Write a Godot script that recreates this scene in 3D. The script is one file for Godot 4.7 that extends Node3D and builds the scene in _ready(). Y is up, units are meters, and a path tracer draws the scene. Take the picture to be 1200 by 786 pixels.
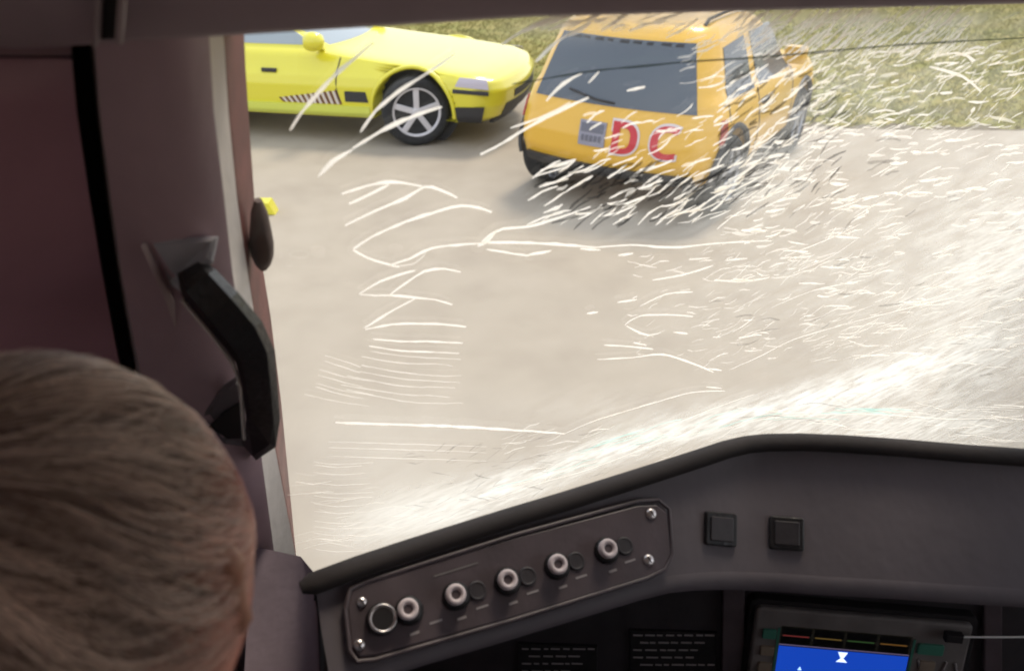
extends Node3D
# A cracked cockpit windshield, seen over the pilot's shoulder; two yellow cars on the concrete apron outside.

const EYE := Vector3(0, 2.4, 0)          # camera, metres above the apron
const PITCH := 0.5061                    # 29 degrees down
const FOCAL := 1000.0                    # in pixels of a 1200 x 786 picture
const HDG := -0.113                      # the aircraft points a little to the right of the view
var ahead := Vector3(0.113, 0, -0.9936)
var abeam := Vector3(0.9936, 0, 0.113)
var pane_o: Vector3
var pane_n: Vector3
var pane_u: Vector3
var pane_v: Vector3
var used := {}
var M := {}
var rng := RandomNumberGenerator.new()

# ------------------------------------------------------------------ small helpers
func at(px: float, py: float, t: float) -> Vector3:      # a measured point: picture position and depth along the view
	var u = (px - 600.0) / FOCAL
	var v = (393.0 - py) / FOCAL
	return EYE + Vector3(u, v * cos(PITCH) - sin(PITCH), -(cos(PITCH) + v * sin(PITCH))) * t

func on_plane(px: float, py: float, o: Vector3, n: Vector3) -> Vector3:
	var d = at(px, py, 1.0) - EYE
	return EYE + d * ((o - EYE).dot(n) / d.dot(n))

func pane(px: float, py: float, lift := 0.0) -> Vector3: # on the windshield, lifted into the cabin
	return on_plane(px, py, pane_o, pane_n) + pane_n * lift

func ground_at(px: float, py: float, y := 0.0) -> Vector3:
	return on_plane(px, py, Vector3(0, y, 0), Vector3.UP)

func numbered(called: String) -> String:
	var n = used.get(called, 0)
	used[called] = n + 1
	return called if n == 0 else "%s_%03d" % [called, n]

func tag(o: Node, label: String, category := "", group := "", kind := ""):
	if label: o.set_meta("label", label)
	if category: o.set_meta("category", category)
	if group: o.set_meta("group", group)
	if kind: o.set_meta("kind", kind)
	return o

func thing(called: String, label: String, category: String, pos: Vector3, group := "", kind := "") -> Node3D:
	var o = Node3D.new()
	o.name = numbered(called)
	add_child(o)
	o.position = pos
	tag(o, label, category, group, kind)
	return o

func begin() -> SurfaceTool:
	var s = SurfaceTool.new()
	s.begin(Mesh.PRIMITIVE_TRIANGLES)
	return s

func done(s: SurfaceTool) -> ArrayMesh:
	s.generate_normals()
	return s.commit()

# puts a mesh whose vertices are in world space under a parent (the parent may sit anywhere)
func part(parent: Node, called: String, mesh: Mesh, m: Material, world := true) -> MeshInstance3D:
	var o = MeshInstance3D.new()
	o.mesh = mesh
	o.material_override = m
	if parent == null:
		o.name = numbered(called)
		add_child(o)
		return o
	o.name = called
	parent.add_child(o, true)
	if world: o.global_transform = Transform3D.IDENTITY
	return o

func tri(s: SurfaceTool, a, b, c, g := -1):
	for p in [a, b, c]:
		s.set_smooth_group(g)
		s.add_vertex(p)

func quad(s: SurfaceTool, a, b, c, d, g := -1):
	tri(s, a, b, c, g)
	tri(s, a, c, d, g)

func loft(s: SurfaceTool, rings: Array, closed := true, g := 0, caps := false):
	for i in rings.size() - 1:
		var a = rings[i]
		var b = rings[i + 1]
		var n = a.size()
		for k in (n if closed else n - 1):
			var k2 = (k + 1) % n
			quad(s, a[k], a[k2], b[k2], b[k], g)
	if caps:
		for e in [rings[0], rings[-1]]:
			var c = Vector3.ZERO
			for p in e: c += p
			c /= e.size()
			for k in e.size(): tri(s, c, e[k], e[(k + 1) % e.size()], -1)

func frame_of(t: Vector3, hint: Vector3) -> Array:
	var a = t.cross(hint)
	if a.length() < 1e-4: a = t.cross(Vector3(0.3, 0.2, 0.9))
	a = a.normalized()
	return [a, a.cross(t).normalized()]

func tube(s: SurfaceTool, pts: Array, r, sides := 10, squash := 1.0, hint := Vector3.UP, caps := true, g := 0):
	var rings = []
	for i in pts.size():
		var t = (pts[mini(i + 1, pts.size() - 1)] - pts[maxi(i - 1, 0)]).normalized()
		var f = frame_of(t, hint)
		var rr = r[i] if r is Array else r
		var ring = []
		for k in sides:
			var w = TAU * k / sides
			ring.append(pts[i] + f[0] * cos(w) * rr + f[1] * sin(w) * rr * squash)
		rings.append(ring)
	loft(s, rings, true, g, caps)

# profile: list of Vector2(radius, along); turned about axis
func lathe(s: SurfaceTool, o: Vector3, axis: Vector3, profile: Array, sides := 24, g := 0):
	var f = frame_of(axis.normalized(), Vector3(0.12, 0.97, 0.2))
	var rings = []
	for p in profile:
		var ring = []
		for k in sides:
			var w = TAU * k / sides
			ring.append(o + axis.normalized() * p.y + (f[0] * cos(w) + f[1] * sin(w)) * p.x)
		rings.append(ring)
	loft(s, rings, true, g, true)

func inset_poly(pts: Array, nrm: Vector3, by: float) -> Array:
	var out = []
	var n = pts.size()
	for i in n:
		var e1 = (pts[i] - pts[(i + n - 1) % n]).normalized()
		var e2 = (pts[(i + 1) % n] - pts[i]).normalized()
		var n1 = nrm.cross(e1)
		var n2 = nrm.cross(e2)
		var b = (n1 + n2).normalized()
		out.append(pts[i] + b * by / maxf(0.35, b.dot(n1)))
	return out

func poly_face(s: SurfaceTool, pts: Array, nrm: Vector3):
	var f = frame_of(nrm, Vector3(0.1, 0.98, 0.15))
	var flat = PackedVector2Array()
	for p in pts: flat.append(Vector2(p.dot(f[0]), p.dot(f[1])))
	var ix = Geometry2D.triangulate_polygon(flat)
	for k in range(0, ix.size(), 3): tri(s, pts[ix[k]], pts[ix[k + 1]], pts[ix[k + 2]])

# a bevelled slab: a planar outline at its front, its back deep behind it along -nrm
func slab(s: SurfaceTool, pts: Array, nrm: Vector3, deep: float, bevel := 0.0):
	var n = nrm.normalized()
	# turn the outline so that inset goes inwards
	var area = Vector3.ZERO
	for i in pts.size(): area += (pts[i] - pts[0]).cross(pts[(i + 1) % pts.size()] - pts[0])
	var p = pts.duplicate()
	if area.dot(n) < 0: p.reverse()
	var back = []
	var rim = []
	for q in p:
		back.append(q - n * deep)
		rim.append(q - n * bevel)
	var face = inset_poly(p, n, bevel) if bevel > 0 else p
	var rings = [back, rim]
	if bevel > 0:
		var mid = inset_poly(p, n, bevel * 0.3)
		for i in mid.size(): mid[i] -= n * bevel * 0.3
		rings.append(mid)
		rings.append(face)
	loft(s, rings, true, -1)
	poly_face(s, face, n)
	poly_face(s, back, -n)

func block(s: SurfaceTool, c: Vector3, ax: Vector3, ay: Vector3, az: Vector3, bevel := 0.004):  # half axes
	var p = [c + az - ax - ay, c + az + ax - ay, c + az + ax + ay, c + az - ax + ay]
	slab(s, p, az, az.length() * 2, bevel)

func round_rect(c: Vector3, ax: Vector3, ay: Vector3, r: float, n := 5) -> Array:   # half axes
	var out = []
	var lx = ax.length()
	var ly = ay.length()
	for q in 4:
		var sx = [1, -1, -1, 1][q]
		var sy = [1, 1, -1, -1][q]
		for k in n:
			var w = PI / 2 * (q + k / float(n - 1))
			out.append(c + ax / lx * (sx * (lx - r) + cos(w) * r) + ay / ly * (sy * (ly - r) + sin(w) * r))
	return out

func noise_tex(seed_: int, freq: float, ramp: Array, octaves := 4, size := 512, kind := FastNoiseLite.TYPE_SIMPLEX_SMOOTH) -> NoiseTexture2D:
	var n = FastNoiseLite.new()
	n.seed = seed_
	n.frequency = freq
	n.noise_type = kind
	n.fractal_octaves = octaves
	var t = NoiseTexture2D.new()
	t.width = size
	t.height = size
	t.seamless = true
	t.noise = n
	if ramp.size():
		var g = Gradient.new()
		g.offsets = PackedFloat32Array(range(ramp.size()).map(func(i): return i / float(ramp.size() - 1)))
		g.colors = PackedColorArray(ramp)
		t.color_ramp = g
	return t

func lin(r: float, g: float, b: float) -> Color:        # a real-world base colour
	return Color(r, g, b).linear_to_srgb()

func mat(c: Color, rough: float, metal := 0.0, coat := 0.0) -> StandardMaterial3D:
	var m = StandardMaterial3D.new()
	m.albedo_color = c
	m.roughness = rough
	m.metallic = metal
	if coat > 0:
		m.clearcoat_enabled = true
		m.clearcoat = coat
		m.clearcoat_roughness = 0.08
	return m

func grained(m: StandardMaterial3D, seed_: int, low: float, scale: float, bump := 0.10) -> StandardMaterial3D:
	m.albedo_texture = noise_tex(seed_, 0.012, [Color(low, low, low), Color(1, 1, 1)], 5, 256)
	m.uv1_triplanar = true
	m.uv1_world_triplanar = true
	m.uv1_scale = Vector3.ONE * scale
	if bump > 0:
		var t = noise_tex(seed_ + 7, 0.09, [], 3, 256)
		t.as_normal_map = true
		t.bump_strength = 3.0
		m.normal_enabled = true
		m.normal_texture = t
		m.normal_scale = bump
	return m

func _materials():
	M.mauve = grained(mat(lin(0.37, 0.18, 0.225), 0.62), 3, 0.82, 2.0)
	M.mauve_dark = grained(mat(lin(0.33, 0.20, 0.23), 0.6), 4, 0.82, 2.0)
	M.post = grained(mat(lin(0.46, 0.315, 0.35), 0.5), 5, 0.85, 2.2)
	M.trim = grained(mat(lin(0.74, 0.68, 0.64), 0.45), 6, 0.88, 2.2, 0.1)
	M.seal = grained(mat(lin(0.20, 0.062, 0.055), 0.6), 8, 0.7, 5.0)
	M.ceiling = grained(mat(lin(0.42, 0.31, 0.345), 0.6), 9, 0.85, 2.0)
	M.grey = grained(mat(lin(0.128, 0.108, 0.118), 0.6), 10, 0.9, 2.0, 0.08)
	M.plate = grained(mat(lin(0.105, 0.080, 0.088), 0.42), 11, 0.75, 5.0)
	M.panel = grained(mat(lin(0.045, 0.038, 0.042), 0.5), 12, 0.75, 4.0)
	M.rubber = grained(mat(lin(0.024, 0.016, 0.015), 0.8), 13, 0.75, 4.0, 0.12)
	M.black = grained(mat(lin(0.020, 0.018, 0.019), 0.42), 14, 0.7, 6.0, 0.3)
	M.gap = mat(lin(0.012, 0.009, 0.010), 0.9)
	M.edge = grained(mat(lin(0.42, 0.33, 0.34), 0.4), 15, 0.85, 4.0, 0.1)
	M.chrome = mat(lin(0.62, 0.58, 0.57), 0.3, 0.9)
	M.knob = mat(lin(0.62, 0.53, 0.53), 0.5)
	M.bezel = grained(mat(lin(0.21, 0.19, 0.18), 0.5), 16, 0.8, 6.0, 0.1)
	M.legend = mat(lin(0.30, 0.27, 0.27), 0.7)
	M.white = mat(lin(0.75, 0.74, 0.72), 0.5)

# ------------------------------------------------------------------ cars
func keyed(keys: Array, h: float, col: int) -> float:
	for i in keys.size() - 1:
		if h <= keys[i + 1][0]:
			var f = clampf((h - keys[i][0]) / (keys[i + 1][0] - keys[i][0]), 0, 1)
			return lerpf(keys[i][col], keys[i + 1][col], f)
	return keys[-1][col]

# keys: [height, half width, rear x, front x, corner radius]; x forward, z to the right
func side_z(c: Dictionary, x: float, h: float) -> float:
	var r = keyed(c.keys, h, 2)
	var f = keyed(c.keys, h, 3)
	var k = (x - (r + f) / 2) / ((f - r) / 2)
	return keyed(c.keys, h, 1) * (1.0 - 0.04 * k * k)

func end_x(c: Dictionary, z: float, h: float, front: bool) -> float:
	var w = keyed(c.keys, h, 1)
	var k = z / w
	var b = c.bow * k * k
	return keyed(c.keys, h, 3) - b * 1.6 if front else keyed(c.keys, h, 2) + b

func car_body(c: Dictionary) -> ArrayMesh:
	var hs = []
	for i in c.keys.size() - 1:
		var a = c.keys[i][0]
		var b = c.keys[i + 1][0]
		var n = maxi(1, int(ceil((b - a) / 0.022)))
		for k in n: hs.append(lerpf(a, b, k / float(n)))
	hs.append(c.keys[-1][0])
	var rings = []
	for h in hs:
		var w = keyed(c.keys, h, 1)
		var r = keyed(c.keys, h, 2)
		var f = keyed(c.keys, h, 3)
		var rad = keyed(c.keys, h, 4)
		var ring = []
		var n_side = int(c.length / 0.028)
		for sgn in [1, -1]:
			for k in n_side + 1:
				var q = k / float(n_side)
				var x = lerpf(r + rad + c.bow, f - rad - c.bow * 1.6, q if sgn > 0 else 1.0 - q)
				var z = side_z(c, x, h)
				for wh in c.wheels:
					var d = Vector2(x - wh[0], h - c.wheel_r).length()
					if d < wh[1]: z *= 0.70
				ring.append(Vector3(x, h, z * sgn))
			# rounded corners and the end face
			var front = sgn > 0
			var m = 14
			for k in range(1, 8):
				var q = PI / 2 * k / 8.0
				var zc = side_z(c, f if front else r, h) - rad
				var z0 = zc + rad * cos(q)
				var ex = end_x(c, z0, h, front)
				var xc = ex + (-rad if front else rad)
				ring.append(Vector3(xc + (rad if front else -rad) * sin(q), h, z0 * sgn))
			for k in m + 1:
				var zc = side_z(c, f if front else r, h) - rad
				var z0 = lerpf(zc, -zc, k / float(m))
				ring.append(Vector3(end_x(c, z0, h, front), h, z0 * sgn))
			for k in range(1, 8):
				var q = PI / 2 * (1.0 - k / 8.0)
				var zc = side_z(c, f if front else r, h) - rad
				var z0 = zc + rad * cos(q)
				var ex = end_x(c, z0, h, front)
				var xc = ex + (-rad if front else rad)
				ring.append(Vector3(xc + (rad if front else -rad) * sin(q), h, -z0 * sgn))
		rings.append(ring)
	var s = begin()
	loft(s, rings, true, 1)
	# roof, slightly crowned, and underside
	var top = rings[-1]
	var cc = Vector3.ZERO
	for p in top: cc += p
	cc /= top.size()
	var mids = []
	for p in top: mids.append(p.lerp(cc, 0.35) + Vector3(0, c.crown * 0.7, 0))
	loft(s, [top, mids], true, 1)
	for k in top.size(): tri(s, mids[k], mids[(k + 1) % top.size()], cc + Vector3(0, c.crown, 0), 1)
	var low = rings[0]
	for k in low.size(): tri(s, low[(k + 1) % low.size()], low[k], Vector3(cc.x, low[0].y, 0), -1)
	return done(s)

# patches that lie on the body a few millimetres proud; corners as [x or z, h] lower-left, lower-right, upper-right, upper-left
func patch(c: Dictionary, where: String, q: Array, proud: float, sgn := 1.0, n := 10) -> ArrayMesh:
	var s = begin()
	var rows = []
	for j in n + 1:
		var row = []
		for i in n + 1:
			var a = Vector2(q[0][0], q[0][1]).lerp(Vector2(q[1][0], q[1][1]), i / float(n))
			var b = Vector2(q[3][0], q[3][1]).lerp(Vector2(q[2][0], q[2][1]), i / float(n))
			var p = a.lerp(b, j / float(n))
			if where == "side": row.append(Vector3(p.x, p.y, (side_z(c, p.x, p.y) + proud) * sgn))
			else:
				var fr = where == "front"
				row.append(Vector3(end_x(c, p.x, p.y, fr) + (proud if fr else -proud), p.y, p.x))
		rows.append(row)
	loft(s, rows, false, 1)
	# turned-in edges, so the patch has thickness
	var rim = []
	for i in n + 1: rim.append(rows[0][i])
	for j in range(1, n + 1): rim.append(rows[j][n])
	for i in range(n - 1, -1, -1): rim.append(rows[n][i])
	for j in range(n - 1, 0, -1): rim.append(rows[j][0])
	var back = []
	var d = Vector3(0, 0, -sgn) if where == "side" else Vector3(-1 if where == "front" else 1, 0, 0)
	for p in rim: back.append(p + d * (proud + 0.012))
	loft(s, [rim, back], true, -1)
	return done(s)

func car_wheel(parent: Node3D, pos: Vector3, r: float, w: float, steer: float, out: float, rim_mat: Material):
	var tyre = begin()
	var o = Vector3.ZERO
	var ax = Vector3(0, 0, out)
	lathe(tyre, o, ax, [Vector2(r * 0.66, -w / 2), Vector2(r * 0.9, -w / 2), Vector2(r * 0.985, -w * 0.36), Vector2(r, -w * 0.2), Vector2(r, w * 0.2), Vector2(r * 0.985, w * 0.36), Vector2(r * 0.9, w / 2), Vector2(r * 0.72, w * 0.47), Vector2(r * 0.66, w * 0.36)], 40, 1)
	var wn = part(parent, "wheel", done(tyre), M.tyre, false)
	wn.position = pos
	wn.rotation.y = steer
	var rim = begin()
	lathe(rim, o, ax, [Vector2(r * 0.74, w * 0.30), Vector2(r * 0.74, w * 0.46), Vector2(r * 0.66, w * 0.45), Vector2(r * 0.62, w * 0.2)], 40, 1)
	for k in 5:
		var a = TAU * k / 5 + 0.3
		var d = Vector3(cos(a), sin(a), 0)
		var e = Vector3(-sin(a), cos(a), 0)
		block(rim, d * r * 0.38 + ax * w * 0.34, d * r * 0.31, e * r * 0.085, ax * w * 0.09, 0.006)
	lathe(rim, o, ax, [Vector2(r * 0.16, w * 0.1), Vector2(r * 0.16, w * 0.40), Vector2(r * 0.09, w * 0.45)], 20, 1)
	part(wn, "rim", done(rim), rim_mat, false)
	var disc = begin()
	lathe(disc, o, ax, [Vector2(r * 0.60, w * 0.08), Vector2(r * 0.60, w * 0.12)], 28, -1)
	part(wn, "brake_disc", done(disc), M.disc, false)

func arch_lip(c: Dictionary, wh: Array, sgn: float) -> ArrayMesh:
	var s = begin()
	var pts = []
	for k in 25:
		var a = lerpf(-0.25, PI + 0.25, k / 24.0)
		var x = wh[0] + cos(a) * wh[1]
		var h = c.wheel_r + sin(a) * wh[1]
		if h < c.keys[0][0] + 0.01: continue
		pts.append(Vector3(x, h, (side_z(c, x, h) - 0.004) * sgn))
	tube(s, pts, 0.022, 8, 1.0, Vector3(0, 0, 1))
	return done(s)

func arch_void(c: Dictionary, wh: Array, sgn: float) -> ArrayMesh:
	var s = begin()
	lathe(s, Vector3(wh[0], c.wheel_r, sgn * c.keys[1][1] * 0.715), Vector3(0, 0, sgn), [Vector2(wh[1] * 0.99, 0.0), Vector2(wh[1] * 0.99, 0.004)], 32, -1)
	return done(s)

func _cars():
	M.lemon = mat(lin(0.68, 0.61, 0.030), 0.32, 0.0, 0.7)
	M.amber = mat(lin(0.68, 0.385, 0.028), 0.35, 0.0, 0.5)
	M.tyre = grained(mat(lin(0.028, 0.028, 0.03), 0.85), 21, 0.6, 6.0, 0.3)
	M.alloy = mat(lin(0.58, 0.56, 0.58), 0.5, 0.3)
	M.steel = mat(lin(0.30, 0.31, 0.34), 0.4, 0.5)
	M.disc = mat(lin(0.10, 0.10, 0.11), 0.5, 0.4)
	M.car_glass = mat(lin(0.085, 0.10, 0.12), 0.12)
	M.pale_glass = mat(lin(0.30, 0.34, 0.36), 0.10)
	M.car_black = mat(lin(0.025, 0.024, 0.026), 0.6)
	M.lamp_glass = mat(lin(0.45, 0.40, 0.44), 0.12)
	M.lamp_red = mat(lin(0.34, 0.035, 0.02), 0.2)
	M.red = mat(lin(0.50, 0.022, 0.035), 0.5)
	M.sticker = mat(lin(0.62, 0.55, 0.54), 0.5)
	M.stripe = mat(lin(0.12, 0.035, 0.03), 0.55)
	M.plate_white = mat(lin(0.26, 0.25, 0.30), 0.5)
	M.plate_dark = mat(lin(0.12, 0.12, 0.15), 0.5)
	M.sill = mat(lin(0.62, 0.66, 0.10), 0.4, 0.0, 0.3)

	# low lemon yellow car, side on, nose to the right
	var c := {"length": 4.3, "bow": 0.10, "crown": 0.02, "wheel_r": 0.325, "wheels": [[0.0, 0.405], [-2.62, 0.405]], "keys": [
		[0.24, 0.86, -3.42, 0.80, 0.16], [0.29, 0.90, -3.46, 0.90, 0.18], [0.40, 0.915, -3.50, 0.95, 0.20], [0.54, 0.92, -3.52, 0.96, 0.20],
		[0.62, 0.90, -3.52, 0.91, 0.20], [0.67, 0.87, -3.50, 0.78, 0.20], [0.73, 0.84, -3.46, 0.28, 0.18], [0.79, 0.815, -3.40, -0.34, 0.16], [0.825, 0.79, -3.25, -0.62, 0.14],
		[0.85, 0.75, -3.02, -0.74, 0.12], [1.09, 0.62, -2.34, -1.34, 0.10], [1.14, 0.57, -2.2, -1.50, 0.10]]}
	var g = ground_at(489, 168)
	var car = thing("yellow_car", "low lemon yellow car standing side on at left, nose pointing right", "car", Vector3(g.x, 0, g.z))
	car.rotation.y = -0.20
	car.position -= car.basis * Vector3(0, 0, 0.80)
	part(car, "body", car_body(c), M.lemon, false)
	for sg in [1.0, -1.0]:
		for k in 2:
			part(car, "wheel_well", arch_void(c, c.wheels[k], sg), M.car_black, false)
			part(car, "wheel_arch", arch_lip(c, c.wheels[k], sg), M.lemon, false)
			car_wheel(car, Vector3(c.wheels[k][0], 0.325, sg * 0.80), 0.325, 0.225, (0.42 if k == 0 else 0.0), sg, M.alloy)
		part(car, "side_window", patch(c, "side", [[-2.02, 0.875], [-1.02, 0.875], [-1.36, 1.07], [-1.95, 1.07]], 0.004, sg), M.pale_glass, false)
		part(car, "sill", patch(c, "side", [[-2.20, 0.255], [-0.42, 0.255], [-0.42, 0.36], [-2.20, 0.36]], 0.022, sg, 6), M.sill, false)
		part(car, "side_vent", patch(c, "side", [[-0.66, 0.40], [-0.43, 0.40], [-0.45, 0.50], [-0.66, 0.50]], 0.006, sg, 4), M.car_black, false)
		for k in 11:
			var x = -1.30 + 0.058 * k
			part(car, "stripe", patch(c, "side", [[x, 0.37], [x + 0.026, 0.37], [x - 0.014, 0.37 + 0.045 + 0.009 * k], [x - 0.040, 0.37 + 0.045 + 0.009 * k]], 0.004, sg, 2), M.stripe, false)
		for k in 10:
			var x = -1.27 + 0.058 * k
			part(car, "pale_stripe", patch(c, "side", [[x, 0.37], [x + 0.024, 0.37], [x - 0.014, 0.37 + 0.045 + 0.009 * k], [x - 0.036, 0.37 + 0.045 + 0.009 * k]], 0.003, sg, 2), M.sticker, false)
		part(car, "headlight", patch(c, "side", [[0.42, 0.585], [0.74, 0.565], [0.72, 0.648], [0.46, 0.66]], 0.006, sg, 6), M.lamp_glass, false)
		part(car, "bumper_slot", patch(c, "side", [[0.40, 0.525], [0.74, 0.512], [0.74, 0.548], [0.40, 0.562]], 0.006, sg, 6), M.car_black, false)
		var dl = begin()
		var seam_pts = []
		for k in 8: seam_pts.append(Vector3(-0.72 - 0.02 * sin(k * 0.5), 0.40 + 0.055 * k, side_z(c, -0.72, 0.40 + 0.055 * k) * sg))
		tube(dl, seam_pts, 0.007, 5)
		part(car, "door_seam", done(dl), M.car_black, false)
		var hd = begin()
		block(hd, Vector3(-1.42, 0.66, (side_z(c, -1.42, 0.66) + 0.012) * sg), Vector3(0.075, 0, 0), Vector3(0, 0.018, 0), Vector3(0, 0, 0.014 * sg), 0.006)
		part(car, "door_handle", done(hd), M.car_black, false)
		var mr = begin()
		lathe(mr, Vector3(-0.93, 0.94, sg * 0.90), Vector3(1, 0, 0.15 * sg), [Vector2(0.03, -0.09), Vector2(0.085, -0.06), Vector2(0.092, 0.0), Vector2(0.07, 0.08), Vector2(0.02, 0.11)], 16, 1)
		block(mr, Vector3(-0.92, 0.865, sg * 0.80), Vector3(0.03, 0, 0), Vector3(0, 0.012, 0), Vector3(0, 0.02, 0.07 * sg), 0.004)
		part(car, "side_mirror", done(mr), M.lemon, false)
	part(car, "windshield", patch(c, "front", [[-0.62, 0.865], [0.62, 0.865], [0.50, 1.08], [-0.50, 1.08]], 0.004), M.pale_glass, false)
	for sg in [1.0, -1.0]:
		part(car, "lower_bumper", patch(c, "side", [[0.43, 0.245], [0.66, 0.245], [0.70, 0.405], [0.42, 0.395]], 0.012, sg, 6), M.car_black, false)
	part(car, "lower_bumper", patch(c, "front", [[-0.68, 0.25], [0.68, 0.25], [0.68, 0.405], [-0.68, 0.405]], 0.010), M.car_black, false)
	part(car, "front_grille", patch(c, "front", [[-0.50, 0.43], [0.50, 0.43], [0.50, 0.50], [-0.50, 0.50]], 0.006), M.car_black, false)
	part(car, "front_splitter", patch(c, "front", [[-0.66, 0.205], [0.66, 0.205], [0.66, 0.245], [-0.66, 0.245]], 0.03), M.car_black, false)
	part(car, "rear_window", patch(c, "rear", [[-0.6, 0.87], [0.6, 0.87], [0.5, 1.07], [-0.5, 1.07]], 0.004), M.car_glass, false)
	for sg in [1.0, -1.0]:
		part(car, "tail_light", patch(c, "rear", [[sg * 0.40, 0.58], [sg * 0.66, 0.58], [sg * 0.66, 0.68], [sg * 0.40, 0.68]], 0.006), M.lamp_red, false)

	# short boxy amber hatchback, its tailgate towards us
	var v := {"length": 3.2, "bow": 0.13, "crown": 0.03, "wheel_r": 0.30, "wheels": [[0.50, 0.375], [2.42, 0.375]], "keys": [
		[0.27, 0.79, 0.06, 3.08, 0.14], [0.33, 0.84, -0.02, 3.14, 0.17], [0.45, 0.86, -0.05, 3.18, 0.18], [0.58, 0.865, -0.04, 3.18, 0.18], [0.72, 0.85, 0.0, 3.12, 0.18],
		[0.80, 0.83, 0.03, 3.02, 0.17], [0.86, 0.81, 0.05, 2.76, 0.16], [0.93, 0.765, 0.075, 2.25, 0.15], [1.10, 0.715, 0.15, 2.02, 0.14], [1.28, 0.655, 0.235, 1.80, 0.13],
		[1.345, 0.61, 0.30, 1.66, 0.14], [1.375, 0.56, 0.37, 1.56, 0.16]]}
	var gc = ground_at(704, 247)
	var suv = thing("yellow_hatchback", "short amber yellow hatchback with red letters on its tailgate behind cracked glass", "car", Vector3(gc.x, 0, gc.z))
	suv.rotation.y = PI / 2 - 0.55
	part(suv, "body", car_body(v), M.amber, false)
	for sg in [1.0, -1.0]:
		for k in 2:
			part(suv, "wheel_well", arch_void(v, v.wheels[k], sg), M.car_black, false)
			part(suv, "wheel_arch", arch_lip(v, v.wheels[k], sg), M.car_black, false)
			car_wheel(suv, Vector3(v.wheels[k][0], 0.30, sg * 0.76), 0.30, 0.19, 0.0, sg, M.steel)
		part(suv, "side_window", patch(v, "side", [[0.42, 0.875], [0.98, 0.865], [0.96, 1.25], [0.52, 1.22]], 0.005, sg), M.car_glass, false)
		part(suv, "side_window", patch(v, "side", [[1.10, 0.865], [1.92, 0.865], [1.68, 1.25], [1.10, 1.255]], 0.005, sg), M.car_glass, false)
		part(suv, "tail_light", patch(v, "side", [[0.20, 0.60], [0.32, 0.60], [0.34, 0.76], [0.26, 0.76]], 0.006, sg, 5), M.lamp_red, false)
		for xx in [0.40, 1.04, 1.98]:
			var dl = begin()
			var pts = []
			for k in 12:
				var h = 0.36 + 0.045 * k
				if Vector2(xx - 0.5, h - 0.3).length() < 0.4: continue
				pts.append(Vector3(xx, h, side_z(v, xx, h) * sg))
			tube(dl, pts, 0.006, 5)
			part(suv, "door_seam", done(dl), M.car_black, false)
		var hd = begin()
		block(hd, Vector3(1.16, 0.74, (side_z(v, 1.16, 0.74) + 0.012) * sg), Vector3(0.075, 0, 0), Vector3(0, 0.018, 0), Vector3(0, 0, 0.014 * sg), 0.006)
		part(suv, "door_handle", done(hd), M.car_black, false)
		var mr = begin()
		block(mr, Vector3(1.95, 0.96, sg * 0.85), Vector3(0.05, 0, 0), Vector3(0, 0.07, 0), Vector3(0, 0, sg * 0.09), 0.025)
		part(suv, "side_mirror", done(mr), M.amber, false)
		var rl = begin()
		tube(rl, [Vector3(0.50, 1.365, sg * 0.52), Vector3(0.55, 1.405, sg * 0.53), Vector3(1.42, 1.42, sg * 0.53), Vector3(1.50, 1.375, sg * 0.52)], 0.014, 8)
		part(suv, "roof_rail", done(rl), M.car_black, false)
		part(suv, "headlight", patch(v, "front", [[sg * 0.36, 0.62], [sg * 0.58, 0.62], [sg * 0.58, 0.76], [sg * 0.36, 0.76]], 0.006), M.lamp_glass, false)
	var rw = part(suv, "rear_window", patch(v, "rear", [[-0.665, 0.815], [0.665, 0.815], [0.535, 1.27], [-0.535, 1.27]], 0.006, 1.0, 14), M.car_glass, false)
	for k in 9:
		var z = -0.44 + 0.105 * k
		var w = [0.05, 0.035, 0.045, 0.03, 0.045, 0.04, 0.03, 0.045, 0.035][k]
		part(rw, "sun_strip_mark", patch(v, "rear", [[z, 1.243 + 0.006 * (k % 2)], [z + w * 1.7, 1.243], [z + w * 1.7, 1.262], [z + 0.01, 1.262]], 0.010, 1.0, 2), M.car_black, false)
	part(suv, "windshield", patch(v, "front", [[-0.60, 0.95], [0.60, 0.95], [0.54, 1.30], [-0.54, 1.30]], 0.006), M.car_glass, false)
	part(suv, "rear_bumper", patch(v, "rear", [[-0.70, 0.275], [0.70, 0.275], [0.70, 0.375], [-0.70, 0.375]], 0.035), M.car_black, false)
	var np = part(suv, "number_plate", patch(v, "rear", [[-0.20, 0.52], [0.02, 0.52], [0.02, 0.70], [-0.20, 0.70]], 0.012, 1.0, 4), M.plate_white, false)
	part(np, "plate_band", patch(v, "rear", [[-0.185, 0.62], [0.005, 0.62], [0.005, 0.685], [-0.185, 0.685]], 0.016, 1.0, 2), M.plate_dark, false)
	for k in 5:
		var z = -0.175 + 0.036 * k
		part(np, "plate_mark", patch(v, "rear", [[z, 0.555], [z + 0.022, 0.555], [z + 0.022, 0.60], [z, 0.60]], 0.016, 1.0, 2), M.plate_dark, false)
	var font = SystemFont.new()
	font.font_names = PackedStringArray(["Droid Sans"])
	font.font_weight = 700
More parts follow.
